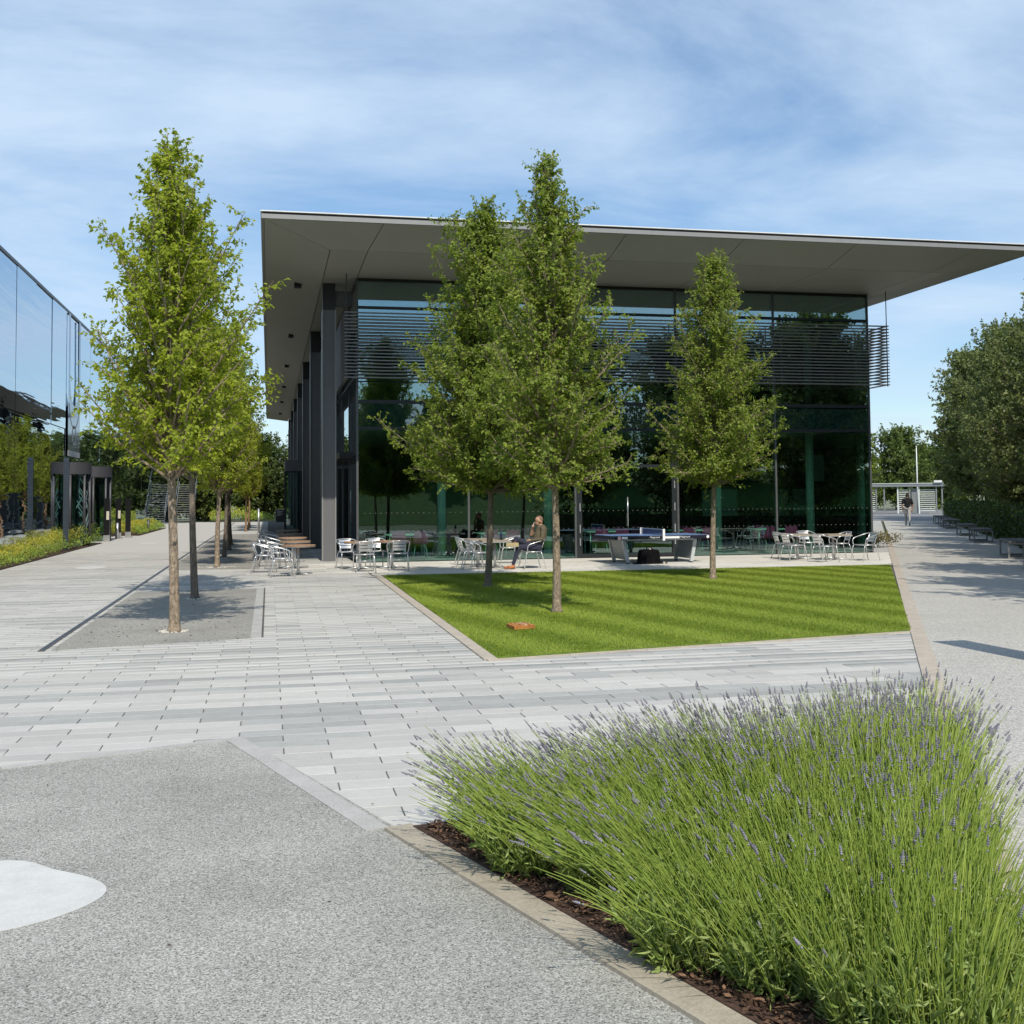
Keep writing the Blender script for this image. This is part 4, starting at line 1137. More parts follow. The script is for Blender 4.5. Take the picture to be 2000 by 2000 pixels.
for k in range(lev):
    a = th * (.55 + .55 * (k / (lev - 1)) ** .8)                       # bends a little further out towards the head
    t_ = np.stack([np.sin(a) * dr_[:, 0], np.sin(a) * dr_[:, 1], np.cos(a)], 1); tgs.append(t_)
    pts.append(pts[-1] + t_ * (LE / lev)[:, None])
tgs.append(tgs[-1])
sideu = norm(np.cross(tgs[0], np.array([.3, 1, .2])))
V = []; rads = [.0030, .0026, .0023, .0020, .0017, .0014]
for k in range(lev + 1):
    u = norm(sideu - tgs[k] * (sideu * tgs[k]).sum(1, keepdims=True)); w = np.cross(tgs[k], u)
    for q in range(3):
        a = 2 * math.pi * q / 3
        V.append(pts[k] + (u * math.cos(a) + w * math.sin(a)) * rads[k])
V = np.stack(V, 1)                                                      # n, (lev+1)*3, 3
nv = V.shape[1]; Ft = []
for k in range(lev):
    for q in range(3):
        i0, i1, j0, j1 = k * 3 + q, k * 3 + (q + 1) % 3, (k + 1) * 3 + q, (k + 1) * 3 + (q + 1) % 3
        Ft += [(i0, i1, j1), (i0, j1, j0)]
Ft = np.array(Ft); F = (Ft[None] + (np.arange(n) * nv)[:, None, None]).reshape(-1, 3)
tone = np.clip(rg.normal(.5, .2, n), 0, 1)
VV = [V.reshape(-1, 3)]; FF = [F]; MM = [np.zeros(len(F), int)]; AA = [np.repeat(tone, nv)]; off = n * nv
# flower spikes: six whorls of buds, each spike at the stem's end
tv, tf = [], []
for k in range(6):
    z = (k + .15) / 6; rr = (.0062, .0078, .0080, .0072, .0058, .0036)[k] ; h_ = .0105 if k else .009
    zz_ = z * .052 - (.014 if k == 0 else 0); o_ = len(tv)
    tv.append((0, 0, zz_ - h_ * .55))
    for q in range(4):
        a = q * math.pi / 2 + k * .6; tv.append((rr * math.cos(a), rr * math.sin(a), zz_ + (h_ * .18 if q % 2 else -h_ * .1)))
    tv.append((0, 0, zz_ + h_ * .75))
    for q in range(4):
        tf += [(o_, o_ + 1 + (q + 1) % 4, o_ + 1 + q), (o_ + 5, o_ + 1 + q, o_ + 1 + (q + 1) % 4)]
tv = np.array(tv); tf = np.array(tf)
has = rg.uniform(0, 1, n) < np.interp(B[:, 1] + .25 * (B[:, 0] - 2.2), [3.4, 4.3, 5.0, 5.9], [.05, .16, .34, .66])
T = pts[-1][has]; tz = tgs[-1][has]; nh = len(T)
ux = norm(np.cross(tz, rg.normal(0, 1, (nh, 3)))); uy = np.cross(tz, ux)
fs = rg.uniform(.55, 1.05, nh)
Vf = T[:, None] + fs[:, None, None] * (tv[None, :, 0:1] * 1.05 * ux[:, None] + tv[None, :, 1:2] * 1.05 * uy[:, None] + tv[None, :, 2:3] * tz[:, None])
Fl = (tf[None] + (np.arange(nh) * len(tv))[:, None, None]).reshape(-1, 3) + off
VV.append(Vf.reshape(-1, 3)); FF.append(Fl); MM.append(np.full(len(Fl), 2)); off += nh * len(tv)
AA.append(np.clip(np.repeat(rg.uniform(.1, .75, nh), len(tv)) + rg.normal(0, .14, nh * len(tv)), 0, 1))
# narrow grey-green leaves, thick at the crown and thinning up the stems
nlf = 110000
pi_ = rg.integers(0, n, nlf); kk = np.minimum(rg.exponential(.9, nlf), 2.6)
k0 = kk.astype(int); f_ = (kk - k0)[:, None]
stk = np.stack(pts, 1)
p_ = stk[pi_, k0] * (1 - f_) + stk[pi_, k0 + 1] * f_
td = np.stack(tgs, 1)[pi_, k0]
D_ = norm(td * .9 + rg.normal(0, .38, (nlf, 3)) + np.array([0, 0, .1])); N_ = norm(rg.normal(0, 1, (nlf, 3)))
V, F, va = leaves_mesh(p_, N_, D_, rg.uniform(.035, .085, nlf), np.clip(rg.normal(.45, .22, nlf), 0, 1), .095, .3)
VV.append(V); FF.append(F + off); MM.append(np.ones(len(F), int)); AA.append(va)
lav = link('lavender', np_mesh('lavender', np.concatenate(VV), np.concatenate(FF), ['lavender_stem', 'lavender_leaf', 'lavender_flower'], np.concatenate(MM), {'lv': np.concatenate(AA)}))
tag(lav, 'flowering lavender filling the triangular foreground bed', 'lavender', kind='stuff')

# a few fallen leaves and bits of grit
g = np.random.default_rng(77); n = 150
x = np.concatenate([g.uniform(-2.5, 1.0, 26), g.uniform(-2.4, -.3, 70), g.uniform(-2.5, 2.2, 54)]); y = np.concatenate([g.uniform(4.6, 8.2, 26), g.normal(16.0, .9, 70), g.uniform(9, 22, 54)])
V, F, va = leaves_mesh(np.stack([x, y, np.full(n, .012)], 1), norm(np.array([0, 0, 1.0]) + g.normal(0, .2, (n, 3))), norm(g.normal(0, 1, (n, 3))), np.where(y > 14, g.uniform(.015, .05, n), g.uniform(.010, .028, n)), g.uniform(0, .35, n), .45, .2)
tag(link('leaf_litter', np_mesh('leaf_litter', V, F, 'bark_chip', attr={'lv': va})), 'scattered dark fallen leaves on gravel and paving', 'leaves', kind='stuff')

# ------------------------------------------------------------------ furniture
def make_chair():
    e = empty('bistro_chair')
    for s in (-1, 1):
        mb = MB(); mb.tube([(.19, s * .235, .415), (.215, s * .24, .36), (.275, s * .255, .0)], .0125, 8); mb.build('leg', 'aluminium', e)
        mb = MB(); mb.tube([(-.17, s * .20, .415), (-.20, s * .21, .36), (-.29, s * .235, .0)], .0125, 8); mb.build('leg', 'aluminium', e)
    # one bent tube: arm, back, arm
    half = [(.185, .24, .42), (.195, .262, .50), (.185, .27, .56), (.14, .272, .605), (.02, .272, .64), (-.16, .26, .69), (-.245, .225, .72), (-.285, .14, .735), (-.295, 0, .74)]
    arm = half + [(x, -y, z) for x, y, z in half[-2::-1]]
    mb = MB(); mb.tube(arm, .0125, 8); mb.build('arm_tube', 'aluminium', e)
    mb = MB(); mb.tube([(.2, -.235, .42), (.2, .235, .42), (-.18, .205, .42), (-.18, -.205, .42), (.2, -.235, .42)], .011, 8); mb.build('seat_frame', 'aluminium', e)
    for k in range(5):
        x = -.15 + k * .078; w = .21 + .02 * k / 4
        mb = MB(); mb.box(x - .034, -w, .424, x + .034, w, .433); mb.build('seat_slat', 'aluminium', e)
    for s in (-1, 1):
        mb = MB(); mb.tube([(-.18, s * .15, .42), (-.235, s * .155, .58), (-.285, s * .15, .735)], .010, 6); mb.build('back_post', 'aluminium', e)
    for k in range(3):
        z0 = .50 + k * .077; x = -.207 - k * .027
        mb = MB()
        vs = []
        for q in range(7):
            yq = -.16 + .32 * q / 6; cx = x - .02 * (1 - (yq / .16) ** 2)
            vs += [(cx, yq, z0), (cx - .018, yq, z0 + .062), (cx - .007, yq, z0), (cx - .025, yq, z0 + .062)]
        fs = []
        for q in range(6):
            a_, b_ = q * 4, q * 4 + 4
            fs += [(a_, b_, b_ + 1, a_ + 1), (a_ + 2, a_ + 3, b_ + 3, b_ + 2), (a_ + 1, b_ + 1, b_ + 3, a_ + 3), (a_, a_ + 2, b_ + 2, b_)]
        mb.add(vs, fs); mb.build('back_slat', 'aluminium', e)
    mb = MB(); mb.tube([(-.225, -.215, .27), (-.225, .215, .27)], .008, 6); mb.build('stretcher', 'aluminium', e)
    return e
def make_table(top, round_):
    e = empty('bistro_table')
    if round_:
        r_ = .40
        for k in range(8):
            y0_, y1_ = -r_ + k * .1 + .003, -r_ + (k + 1) * .1 - .003
            poly = []
            for q in range(5):
                yq = y0_ + (y1_ - y0_) * q / 4; poly.append((math.sqrt(max(.0004, r_ * r_ - yq * yq)), yq))
            for q in range(4, -1, -1):
                yq = y0_ + (y1_ - y0_) * q / 4; poly.append((-math.sqrt(max(.0004, r_ * r_ - yq * yq)), yq))
            mb = MB(); mb.prism(poly, .672, .70); mb.build('slat', top, e)
        mb = MB(); mb.tube([(.385 * math.cos(2 * math.pi * k / 32), .385 * math.sin(2 * math.pi * k / 32), .662) for k in range(33)], .010, 6, cap=False); mb.build('rim', 'aluminium_dull', e)
    else:
        for k in range(9):
            mb = MB(); mb.box(-.36, -.36 + k * .08 + .003, .672, .36, -.36 + (k + 1) * .08 - .003, .70); mb.build('slat', top, e)
        mb = MB()
        for (x0, y0_, x1, y1_) in ((-.37, -.37, .37, -.345), (-.37, .345, .37, .37), (-.37, -.345, -.345, .345), (.345, -.345, .37, .345)): mb.box(x0, y0_, .648, x1, y1_, .671)
        mb.build('rim', 'aluminium_dull', e)
    mb = MB(); mb.tube([(0, 0, .05), (0, 0, .67)], .034, 12); mb.build('pedestal', 'aluminium_dull', e)
    for k in range(4):
        a = math.pi / 4 + k * math.pi / 2
        mb = MB(); mb.tube([(.02 * math.cos(a), .02 * math.sin(a), .07), (.15 * math.cos(a), .15 * math.sin(a), .05), (.33 * math.cos(a), .33 * math.sin(a), .022)], [.026, .022, .014], 6); mb.build('foot', 'aluminium_dull', e)
    return e
chair0 = make_chair(); used = [False]
def place(proto, flag, name, x, y, rz, label, cat, group, z=0):
    if not flag[0]: o = proto; flag[0] = True
    else: o = copy_tree(proto)
    o.name = name; o.location = (x, y, z); o.rotation_euler = (0, 0, rz)
    return tag(o, label, cat, group)
GC = 'aluminium bistro chairs on the terrace'
chairs = [
 (2.27, 27.52, 92, 'aluminium chair seen from behind, nearest the big front column'),
 (1.98, 29.05, -75, 'aluminium chair on the far side of the table nearest the front column'),
 (3.12, 27.78, 88, 'aluminium chair seen from behind at the second round table from the column'),
 (2.72, 29.15, -80, 'aluminium chair on the far side of the second round table from the column'),
 (.30, 26.42, 4, 'nearest aluminium chair of the row left of the columns, at the front table'),
 (-.10, 28.05, -6, 'aluminium chair standing furthest out to the left of the column row'),
 (.22, 29.3, 8, 'aluminium chair at the second table of the column row'),
 (.02, 30.6, -4, 'aluminium chair between the second and third tables of the column row'),
 (.20, 32.4, 3, 'aluminium chair at the third table of the column row'),
 (.06, 34.0, 6, 'aluminium chair behind the third table of the column row'),
 (.18, 36.0, -5, 'aluminium chair at the fourth table of the column row'),
 (.10, 39.6, 4, 'farthest aluminium chair of the column row'),
 (5.02, 27.42, 12, 'front aluminium chair left of the seated man\'s table'),
 (4.98, 28.30, 6, 'middle aluminium chair left of the seated man\'s table'),
 (5.10, 29.45, 0, 'rear aluminium chair left of the seated man\'s table'),
 (6.32, 29.85, 178, 'empty aluminium chair behind the seated man\'s knees'),
 (6.40, 27.45, 184, 'aluminium chair the man sits in'),
 (13.86, 28.35, 8, 'leftmost aluminium chair of the group by the right glass corner'),
 (14.32, 27.48, 14, 'front aluminium chair of the group by the right glass corner'),
 (14.12, 29.45, -4, 'rear left aluminium chair of the group by the right glass corner'),
 (15.62, 27.70, 190, 'rightmost aluminium chair by the right glass corner'),
 (15.50, 28.85, 176, 'aluminium chair behind the rightmost one by the right glass corner'),
 (15.00, 29.75, -88, 'aluminium chair facing the viewer behind the tables by the right corner')]
for x, y, a, lab in chairs: place(chair0, used, 'bistro_chair', x, y, R(a), lab, 'chair', GC)
tr0 = make_table('teak', True); ur = [False]
for x, y, lab in ((2.22, 28.38, 'round wooden table nearest the big front column'), (3.05, 28.62, 'second round wooden table from the front column'), (.68, 26.92, 'front round orange-brown table of the row left of the columns'), (.66, 29.5, 'second round table of the row along the columns'), (.66, 32.4, 'third round table of the row along the columns'), (.66, 36.0, 'fourth round table of the row along the columns'), (.66, 40.2, 'last round table of the row along the columns')):
    place(tr0, ur, 'round_table', x, y, R(rnd.uniform(0, 90)), lab, 'table', 'round wooden bistro tables')
ts0 = make_table('teak_pale', False); us = [False]
for x, y, lab in ((5.56, 27.95, 'square slatted table in front of the seated man'), (5.34, 29.05, 'square slatted table behind the seated man\'s table'), (14.18, 28.75, 'left square slatted table by the right glass corner'), (14.98, 28.25, 'right square slatted table by the right glass corner')):
    place(ts0, us, 'square_table', x, y, R(rnd.uniform(-4, 4)), lab, 'table', 'square slatted bistro tables')
mb = MB(); mb.tube([(5.74, 28.02, .70), (5.74, 28.02, .86), (5.74, 28.02, .89), (5.74, 28.02, .90)], [.036, .036, .026, .024], 14)
bt = mb.build('drinks_bottle', 'bottle_navy'); tag(bt, 'navy blue drinking bottle on the seated man\'s table', 'bottle')
mb = MB(); mb.tube([(5.74, 28.02, .90), (5.74, 28.02, .925)], .022, 12); mb.build('cap', 'bottle_navy', bt)

# table tennis table
tt = empty('table_tennis_table', (10.1, 29.05, 0), R(3)); tag(tt, 'outdoor blue table tennis table with net, grey legs and printed edge', 'table')
HL, HWd = 1.37, .7625
for s in (-1, 1):
    mb = MB(); mb.bev(.004 if s > 0 else -HL, -HWd, .70, HL if s > 0 else -.004, HWd, .735, .004); t_ = mb.build('playing_top', 'table_blue', tt)
    mb = MB(); mb.box(.01 if s > 0 else -HL + .002, -.004, .7352, HL - .002 if s > 0 else -.01, .004, .7362); mb.build('centre_line', 'white_print', t_)
    for y0_ in (-HWd + .002, HWd - .022):
        mb = MB(); mb.box(.01 if s > 0 else -HL + .002, y0_, .7353, HL - .002 if s > 0 else -.01, y0_ + .02, .7363); mb.build('side_line', 'white_print', t_)
for (x0, y0_, x1, y1_) in ((-HL - .012, -HWd - .014, HL + .012, -HWd - .002), (-HL - .012, HWd + .002, HL + .012, HWd + .014), (-HL - .012, -HWd - .002, -HL - .002, HWd + .002), (HL + .002, -HWd - .002, HL + .012, HWd + .002)):
    mb = MB(); mb.box(x0, y0_, .645, x1, y1_, .733); mb.build('edge_apron', 'table_edge', tt)
for s in (-1, 1):
    xt, xb_ = s * 1.02, s * .90
    for y0_ in (-.52, .52):
        mb = MB(); w = .045
        mb.add([(xb_ - w, y0_ - .03, .03), (xb_ + w, y0_ - .03, .03), (xb_ + w, y0_ + .03, .03), (xb_ - w, y0_ + .03, .03), (xt - w, y0_ - .03, .64), (xt + w, y0_ - .03, .64), (xt + w, y0_ + .03, .64), (xt - w, y0_ + .03, .64)],
               [(0, 3, 2, 1), (4, 5, 6, 7), (0, 1, 5, 4), (1, 2, 6, 5), (2, 3, 7, 6), (3, 0, 4, 7)]); mb.build('leg', 'table_leg', tt)
        mb = MB(); mb.tube([(xb_, y0_, .0), (xb_, y0_, .03)], [.05, .035], 10); mb.build('foot', 'rubber', tt)
    mb = MB(); mb.add([(xb_ - .01, -.48, .10), (xb_ - .01, .48, .10), (xt - .01, .48, .60), (xt - .01, -.48, .60), (xb_ + .01, -.48, .10), (xb_ + .01, .48, .10), (xt + .01, .48, .60), (xt + .01, -.48, .60)],
                      [(0, 3, 2, 1), (4, 5, 6, 7), (0, 1, 5, 4), (1, 2, 6, 5), (2, 3, 7, 6), (3, 0, 4, 7)]); mb.build('leg_panel', 'table_panel', tt)
for y0_ in (-.55, .49):
    mb = MB(); mb.box(-1.06, y0_, .60, 1.06, y0_ + .06, .644); mb.build('rail', 'table_leg', tt)
nt_ = empty('net'); nt_.parent = tt
for y0_ in (-.80, .80):
    mb = MB(); mb.box(-.03, y0_ - .02, .60, .03, y0_ + .02, .905); mb.build('net_post', 'white_print', nt_)
mb = MB(); mb.box(-.006, -.78, .885, .006, .78, .90); mb.build('net_tape', 'white_print', nt_)
mb = MB()
for k in range(52): mb.box(-.0025, -.775 + k * .03, .74, .0025, -.768 + k * .03, .885)
for k in range(7): mb.box(-.0023, -.775, .742 + k * .021, .0023, .775, .747 + k * .021)
o = mb.build('mesh', 'net', nt_); o['kind'] = 'stuff'
def text(body, size, loc, rot, m_, parent, name='lettering', ext=.001):
    cu = bpy.data.curves.new(name, 'FONT'); cu.body = body; cu.size = size; cu.extrude = ext; cu.align_x = 'CENTER'; cu.align_y = 'CENTER'; cu.resolution_u = 3
    to = bpy.data.objects.new(name, cu); COL.objects.link(to)
    dg = bpy.context.evaluated_depsgraph_get()
    me = bpy.data.meshes.new_from_object(to.evaluated_get(dg)); bpy.data.objects.remove(to)
    me.materials.clear(); me.materials.append(MAT[m_])
    o = link(name, me, parent, loc); o.rotation_euler = rot
    return o
for xx in (-.24, .62): text('Playground', .062, (xx, -HWd - .0165, .69), (R(90), 0, 0), 'white_print', tt)
mb = MB(); mb.box(.04, -HWd - .0165, .655, .46, -HWd - .0145, .71); mb.build('plate', 'white_print', tt)
mb = MB(); mb.box(-1.16, -HWd - .0165, .655, -1.0, -HWd - .0145, .715); mb.build('plate', 'white_print', tt)
mb = MB(); mb.box(-1.27, -HWd - .0165, .63, -1.19, -HWd - .0145, .725); mb.build('sticker', 'pink_sticker', tt)
mb = MB(); n = 14; mb.add([(1.27 + .04 * math.cos(2 * math.pi * k / n), -HWd - .0155, .685 + .04 * math.sin(2 * math.pi * k / n)) for k in range(n)], [tuple(range(n))]); mb.build('sticker', 'white_print', tt)

# black covered bag under the table
bgx = empty('covered_bag', (9.78, 28.42, 0)); tag(bgx, 'black fabric covered base with a strap under the table tennis table', 'bag')
mb = MB(); mb.smooth = True
prof = [(0, .30, .24), (.04, .285, .23), (.15, .27, .21), (.30, .25, .19), (.355, .235, .17), (.37, .18, .12)]
vs = []; n = 20
for z, a_, b_ in prof:
    for k in range(n):
        t_ = 2 * math.pi * k / n; q = 1 / max(abs(math.cos(t_)), abs(math.sin(t_))) ** .9
        vs.append((a_ * math.cos(t_) * q * (1 + .03 * math.sin(5 * t_)), b_ * math.sin(t_) * q, z))
fs = [(i * n + k, i * n + (k + 1) % n, (i + 1) * n + (k + 1) % n, (i + 1) * n + k) for i in range(len(prof) - 1) for k in range(n)] + [tuple(range((len(prof) - 1) * n, len(prof) * n))]
mb.add(vs, fs); mb.build('cover', 'bag_black', bgx)
mb = MB(); mb.tube([(-.06, 0, .36), (-.05, 0, .42), (.0, 0, .44), (.06, 0, .43), (.10, 0, .37)], .014, 8); mb.build('strap', 'bag_black', bgx)
mb = MB(); mb.tube([(.02, -.06, .38), (.02, -.075, .38)], .02, 10); mb.build('buckle', 'pink_sticker', bgx)
for s, q in ((-1, .50), (1, .46)):
    mb = MB(); mb.prism([(s * .27, -.20), (s * q, -.16), (s * (q - .05), -.05), (s * .27, -.02)], .004, .03); mb.build('flap', 'bag_black', bgx)
mb = MB(); mb.box(.31, -.26, .006, .36, -.22, .05); mb.build('yellow_tag', 'leaf_tag' if 'leaf_tag' in MAT else 'reader_cream', bgx)

# pink dining chairs and pale tables behind the glass
def pink_chair():
    e = empty('dining_chair')
    mb = MB(); mb.smooth = True
    vs = []; n = 9; prof = [(.22, .44, .21), (.12, .425, .225), (-.10, .43, .225), (-.19, .46, .215), (-.225, .56, .21), (-.25, .70, .20), (-.262, .82, .18)]
    for (x, z, w) in prof:
        for k in range(n):
            u = -1 + 2 * k / (n - 1); vs.append((x + .03 * u * u * (1 if z > .5 else 0), w * u, z + .03 * u * u * (1 if z < .5 else 0)))
    fs = [(i * n + k, i * n + k + 1, (i + 1) * n + k + 1, (i + 1) * n + k) for i in range(len(prof) - 1) for k in range(n - 1)]
    mb.add(vs, fs); mb.build('shell', 'pink_plastic', e)
    for x in (.17, -.15):
        for s in (-1, 1):
            mb = MB(); mb.tube([(x * .7, s * .15, .425), (x * 1.25, s * .21, 0)], .010, 6); mb.build('leg', 'aluminium_dull', e)
    return e
pc = pink_chair(); pf = [False]
dt = empty('dining_table')
mb = MB(); mb.box(-.6, -.38, .70, .6, .38, .725); mb.build('top', 'interior_table', dt)
for x in (-.5, .5):
    for y in (-.3, .3):
        mb = MB(); mb.tube([(x, y, 0), (x, y, .70)], .018, 8); mb.build('leg', 'aluminium_dull', dt)
df = [False]
tabs = [(3.9, 32.85), (6.6, 32.95), (9.9, 32.9), (12.6, 32.85), (15.3, 32.9), (5.2, 35.4), (8.2, 35.2), (11.2, 35.4)]
tl = ['first', 'second', 'third', 'fourth', 'fifth', 'sixth', 'seventh', 'eighth']
for k, (x, y) in enumerate(tabs):
    place(dt, df, 'dining_table', x, y, 0, 'pale dining table inside the glass, %s from the left in the %s row' % (tl[k] if k < 5 else tl[k - 5], 'front' if k < 5 else 'rear'), 'table', 'dining tables inside the pavilion', .004)
    for q, (ox, oy, a) in enumerate(((-.3, -.62, 90), (.35, -.60, 84), (.05, .65, -90))):
        if k >= 5 and q == 2: continue
        place(pc, pf, 'dining_chair', x + ox, y + oy, R(a), 'pink dining chair inside the glass, %s of the %s %s-row table' % (('front left', 'front right', 'far side')[q], tl[k] if k < 5 else tl[k - 5], 'front' if k < 5 else 'rear'), 'chair', 'pink dining chairs inside the pavilion', .004)

# ------------------------------------------------------------------ people
def capsule(mb, p0, p1, r0, r1, n=12):
    p0, p1 = Vector(p0), Vector(p1); d = p1 - p0; L = d.length
    d = d.normalized() if L > 1e-6 else Vector((0, 0, 1))
    pts, rs = [], []
    for k in range(4):
        a = math.pi / 2 * (k + .35) / 4.35
        pts.append(p0 - d * r0 * math.cos(a)); rs.append(r0 * math.sin(a))
    pts.append(p0); rs.append(r0); pts.append(p1); rs.append(r1)
    for k in range(3, -1, -1):
        a = math.pi / 2 * (k + .35) / 4.35
        pts.append(p1 + d * r1 * math.cos(a)); rs.append(r1 * math.sin(a))
    mb.tube(pts, rs, n)
def body(name, caps, mats, voxel, parent):
    """closed capsules fused into one continuous skin; every face takes the cloth of its nearest limb"""
    mb = MB()
    for c in caps: capsule(mb, *c[:4])
    me0 = mb.mesh('raw', mats[0]); ob = link('raw', me0)
    md = ob.modifiers.new('r', 'REMESH'); md.mode = 'VOXEL'; md.voxel_size = voxel
    sm = ob.modifiers.new('s', 'SMOOTH'); sm.iterations = 2; sm.factor = .5
    dg = bpy.context.evaluated_depsgraph_get()
    me = bpy.data.meshes.new_from_object(ob.evaluated_get(dg)); bpy.data.objects.remove(ob)
    me.materials.clear()
    for q in mats: me.materials.append(MAT[q])
    nf = len(me.polygons); C = np.zeros(nf * 3); me.polygons.foreach_get('center', C); C = C.reshape(-1, 3)
    best = np.full(nf, 1e9); mi_ = np.zeros(nf, int)
    for c in caps:
        a, b = np.array(c[0]), np.array(c[1]); ab = b - a; t_ = np.clip(((C - a) @ ab) / max(ab @ ab, 1e-9), 0, 1)
        d = np.linalg.norm(C - (a + t_[:, None] * ab), axis=1) - (c[2] + (c[3] - c[2]) * t_)
        w = d < best; best[w] = d[w]; mi_[w] = c[4]
    me.polygons.foreach_set('material_index', mi_.astype(np.int32)); me.polygons.foreach_set('use_smooth', np.ones(nf, bool)); me.update()
    return link(name, me, parent)
# seated man, facing -X, legs crossed, phone held to his mouth
SK, HR, SH_, TR, SHO, SOL = range(6)
man = empty('person', (6.4, 27.45, 0)); tag(man, 'man in olive top and navy trousers sitting cross-legged with a phone', 'person')
c = [((.12, -.09, .52), (.12, .09, .52), .125, .125, TR),                                  # pelvis
     ((.13, 0, .58), (.21, 0, .80), .145, .16, SH_), ((.21, 0, .80), (.25, 0, .95), .16, .14, SH_),
     ((.25, -.13, .99), (.25, .13, .99), .075, .075, SH_), ((.24, 0, 1.0), (.215, 0, 1.09), .06, .055, SK),
     ((.20, 0, 1.165), (.175, 0, 1.20), .082, .088, SK), ((.15, 0, 1.115), (.13, 0, 1.12), .055, .045, SK), ((.108, 0, 1.15), (.095, 0, 1.145), .016, .012, SK),
     ((.205, 0, 1.215), (.20, 0, 1.225), .088, .083, HR),
     ((.195, -.087, 1.155), (.20, -.092, 1.165), .018, .02, SK), ((.195, .087, 1.155), (.20, .092, 1.165), .018, .02, SK),
     # near (left) arm on the chair arm, hand in the lap
     ((.25, -.185, .97), (.20, -.245, .735), .062, .05, SH_), ((.20, -.245, .735), (-.04, -.15, .70), .048, .036, SH_), ((-.04, -.15, .70), (-.11, -.09, .70), .032, .032, SK),
     # far (right) arm lifted to the mouth
     ((.25, .185, .97), (.03, .20, .80), .06, .048, SH_), ((.03, .20, .80), (.045, .13, .96), .042, .034, SK), ((.045, .13, .96), (.05, .08, 1.04), .033, .034, SK),
     # left leg down, right ankle on left knee
     ((.10, -.10, .52), (-.36, -.11, .535), .095, .07, TR), ((-.36, -.11, .53), (-.50, -.12, .13), .066, .045, TR), ((-.50, -.12, .11), (-.51, -.12, .07), .035, .04, SHO), ((-.50, -.12, .055), (-.71, -.13, .04), .045, .034, SHO),
     ((.10, .10, .53), (-.34, .27, .72), .095, .068, TR), ((-.34, .27, .72), (-.45, -.10, .63), .064, .048, TR), ((-.45, -.10, .63), (-.47, -.18, .615), .042, .045, SHO),
     ((-.42, -.20, .61), (-.66, -.22, .60), .045, .036, SHO)]
# fingers: phone hand and lap hand
for k in range(4):
    c.append(((.035 - .004 * k, .085, 1.075 - .020 * k), (.075 + .002 * k, .055, 1.09 - .02 * k), .0105, .009, SK))
    c.append(((-.115, -.115 + .020 * k, .705), (-.165 + .008 * abs(k - 1), -.10 + .018 * k, .672), .0105, .009, SK))
c.append(((.06, .10, 1.03), (.085, .06, 1.045), .011, .009, SK)); c.append(((-.09, -.07, .715), (-.125, -.045, .70), .011, .009, SK))
body('body', c, ['skin', 'hair_short', 'shirt_olive', 'trousers_navy', 'shoe_tan', 'shoe_sole'], .013, man)
mb = MB(); mb.prism([(-.70, -.275), (-.40, -.268), (-.39, -.255), (-.71, -.260)], .555, .655); mb.build('shoe_sole', 'shoe_sole', man)
for s in (-1, 1):
    mb = MB(); mb.tube([(.092, s * .034, 1.168), (.087, s * .034, 1.168)], .011, 8); mb.build('eye', 'hair_dark', man)
mb = MB(); mb.tube([(.072, -.028, 1.105), (.070, .0, 1.103), (.072, .028, 1.105)], .006, 6); mb.build('mouth', 'shoe_tan', man)
ph = MB(); ph.box(-.036, -.004, -.07, .036, .004, .07)
phn = ph.build('mobile_phone', 'phone_black', None, (6.465, 27.53, 1.075)); phn.rotation_euler = (R(20), R(25), R(80)); tag(phn, 'dark mobile phone in the seated man\'s raised hand', 'phone')
mb = MB(); mb.box(-.032, .0041, -.062, .032, .0048, .062); mb.build('screen', 'black_gloss', phn)
# walking man seen from behind, on the path
wx, wy = 35.15, 57.6
wk = empty('person', (wx, wy, 0), -math.atan2(PD.x, PD.y)); tag(wk, 'man in black T-shirt and grey trousers walking away along the path', 'person')
k_ = 1.04
c = [((-.08, 0, .96), (.08, 0, .96), .13, .13, 3), ((0, 0, 1.05), (0, .02, 1.30), .155, .18, 2), ((-.15, .01, 1.42), (.15, .01, 1.42), .085, .085, 2), ((0, .01, 1.30), (0, .01, 1.42), .17, .12, 2),
     ((0, .02, 1.48), (0, .03, 1.56), .055, .052, 0), ((0, .03, 1.63), (0, .045, 1.67), .085, .088, 1), ((0, .075, 1.60), (0, .09, 1.59), .06, .05, 0), ((0, .14, 1.61), (0, .155, 1.605), .014, .01, 0),
     ((-.088, .03, 1.62), (-.092, .03, 1.63), .018, .018, 0), ((.088, .03, 1.62), (.092, .03, 1.63), .018, .018, 0)]
for s, f in ((-1, 1), (1, -1)):
    c += [((s * .20, .01, 1.41), (s * .255, -.02, 1.20), .07, .062, 2), ((s * .255, -.02, 1.20), (s * .265, -.03, 1.12), .05, .045, 0), ((s * .265, -.03, 1.12), (s * .235, .06 * f + .04, .88), .043, .034, 0), ((s * .235, .06 * f + .04, .88), (s * .22, .07 * f + .06, .80), .036, .03, 0)]
    for q in range(4): c.append(((s * .225 + .012 * (q - 1.5), .07 * f + .05 + .006 * q, .80), (s * .22 + .012 * (q - 1.5), .07 * f + .07, .735), .011, .009, 0))
    c.append(((s * .215, .07 * f + .075, .83), (s * .20, .07 * f + .10, .78), .012, .009, 0))
    c += [((s * .085, 0, .93), (s * .09, .17 * f, .50), .098, .068, 3), ((s * .09, .17 * f, .50), (s * .085, .20 * f - (.10 if f < 0 else 0), .11), .064, .045, 3),
          ((s * .085, .20 * f - (.10 if f < 0 else 0), .07), (s * .09, .20 * f - (.10 if f < 0 else 0) + .17, .045), .045, .038, 4)]
c = [(tuple(k_ * q for q in a), tuple(k_ * q for q in b), r0 * k_, r1 * k_, m_) for a, b, r0, r1, m_ in c]
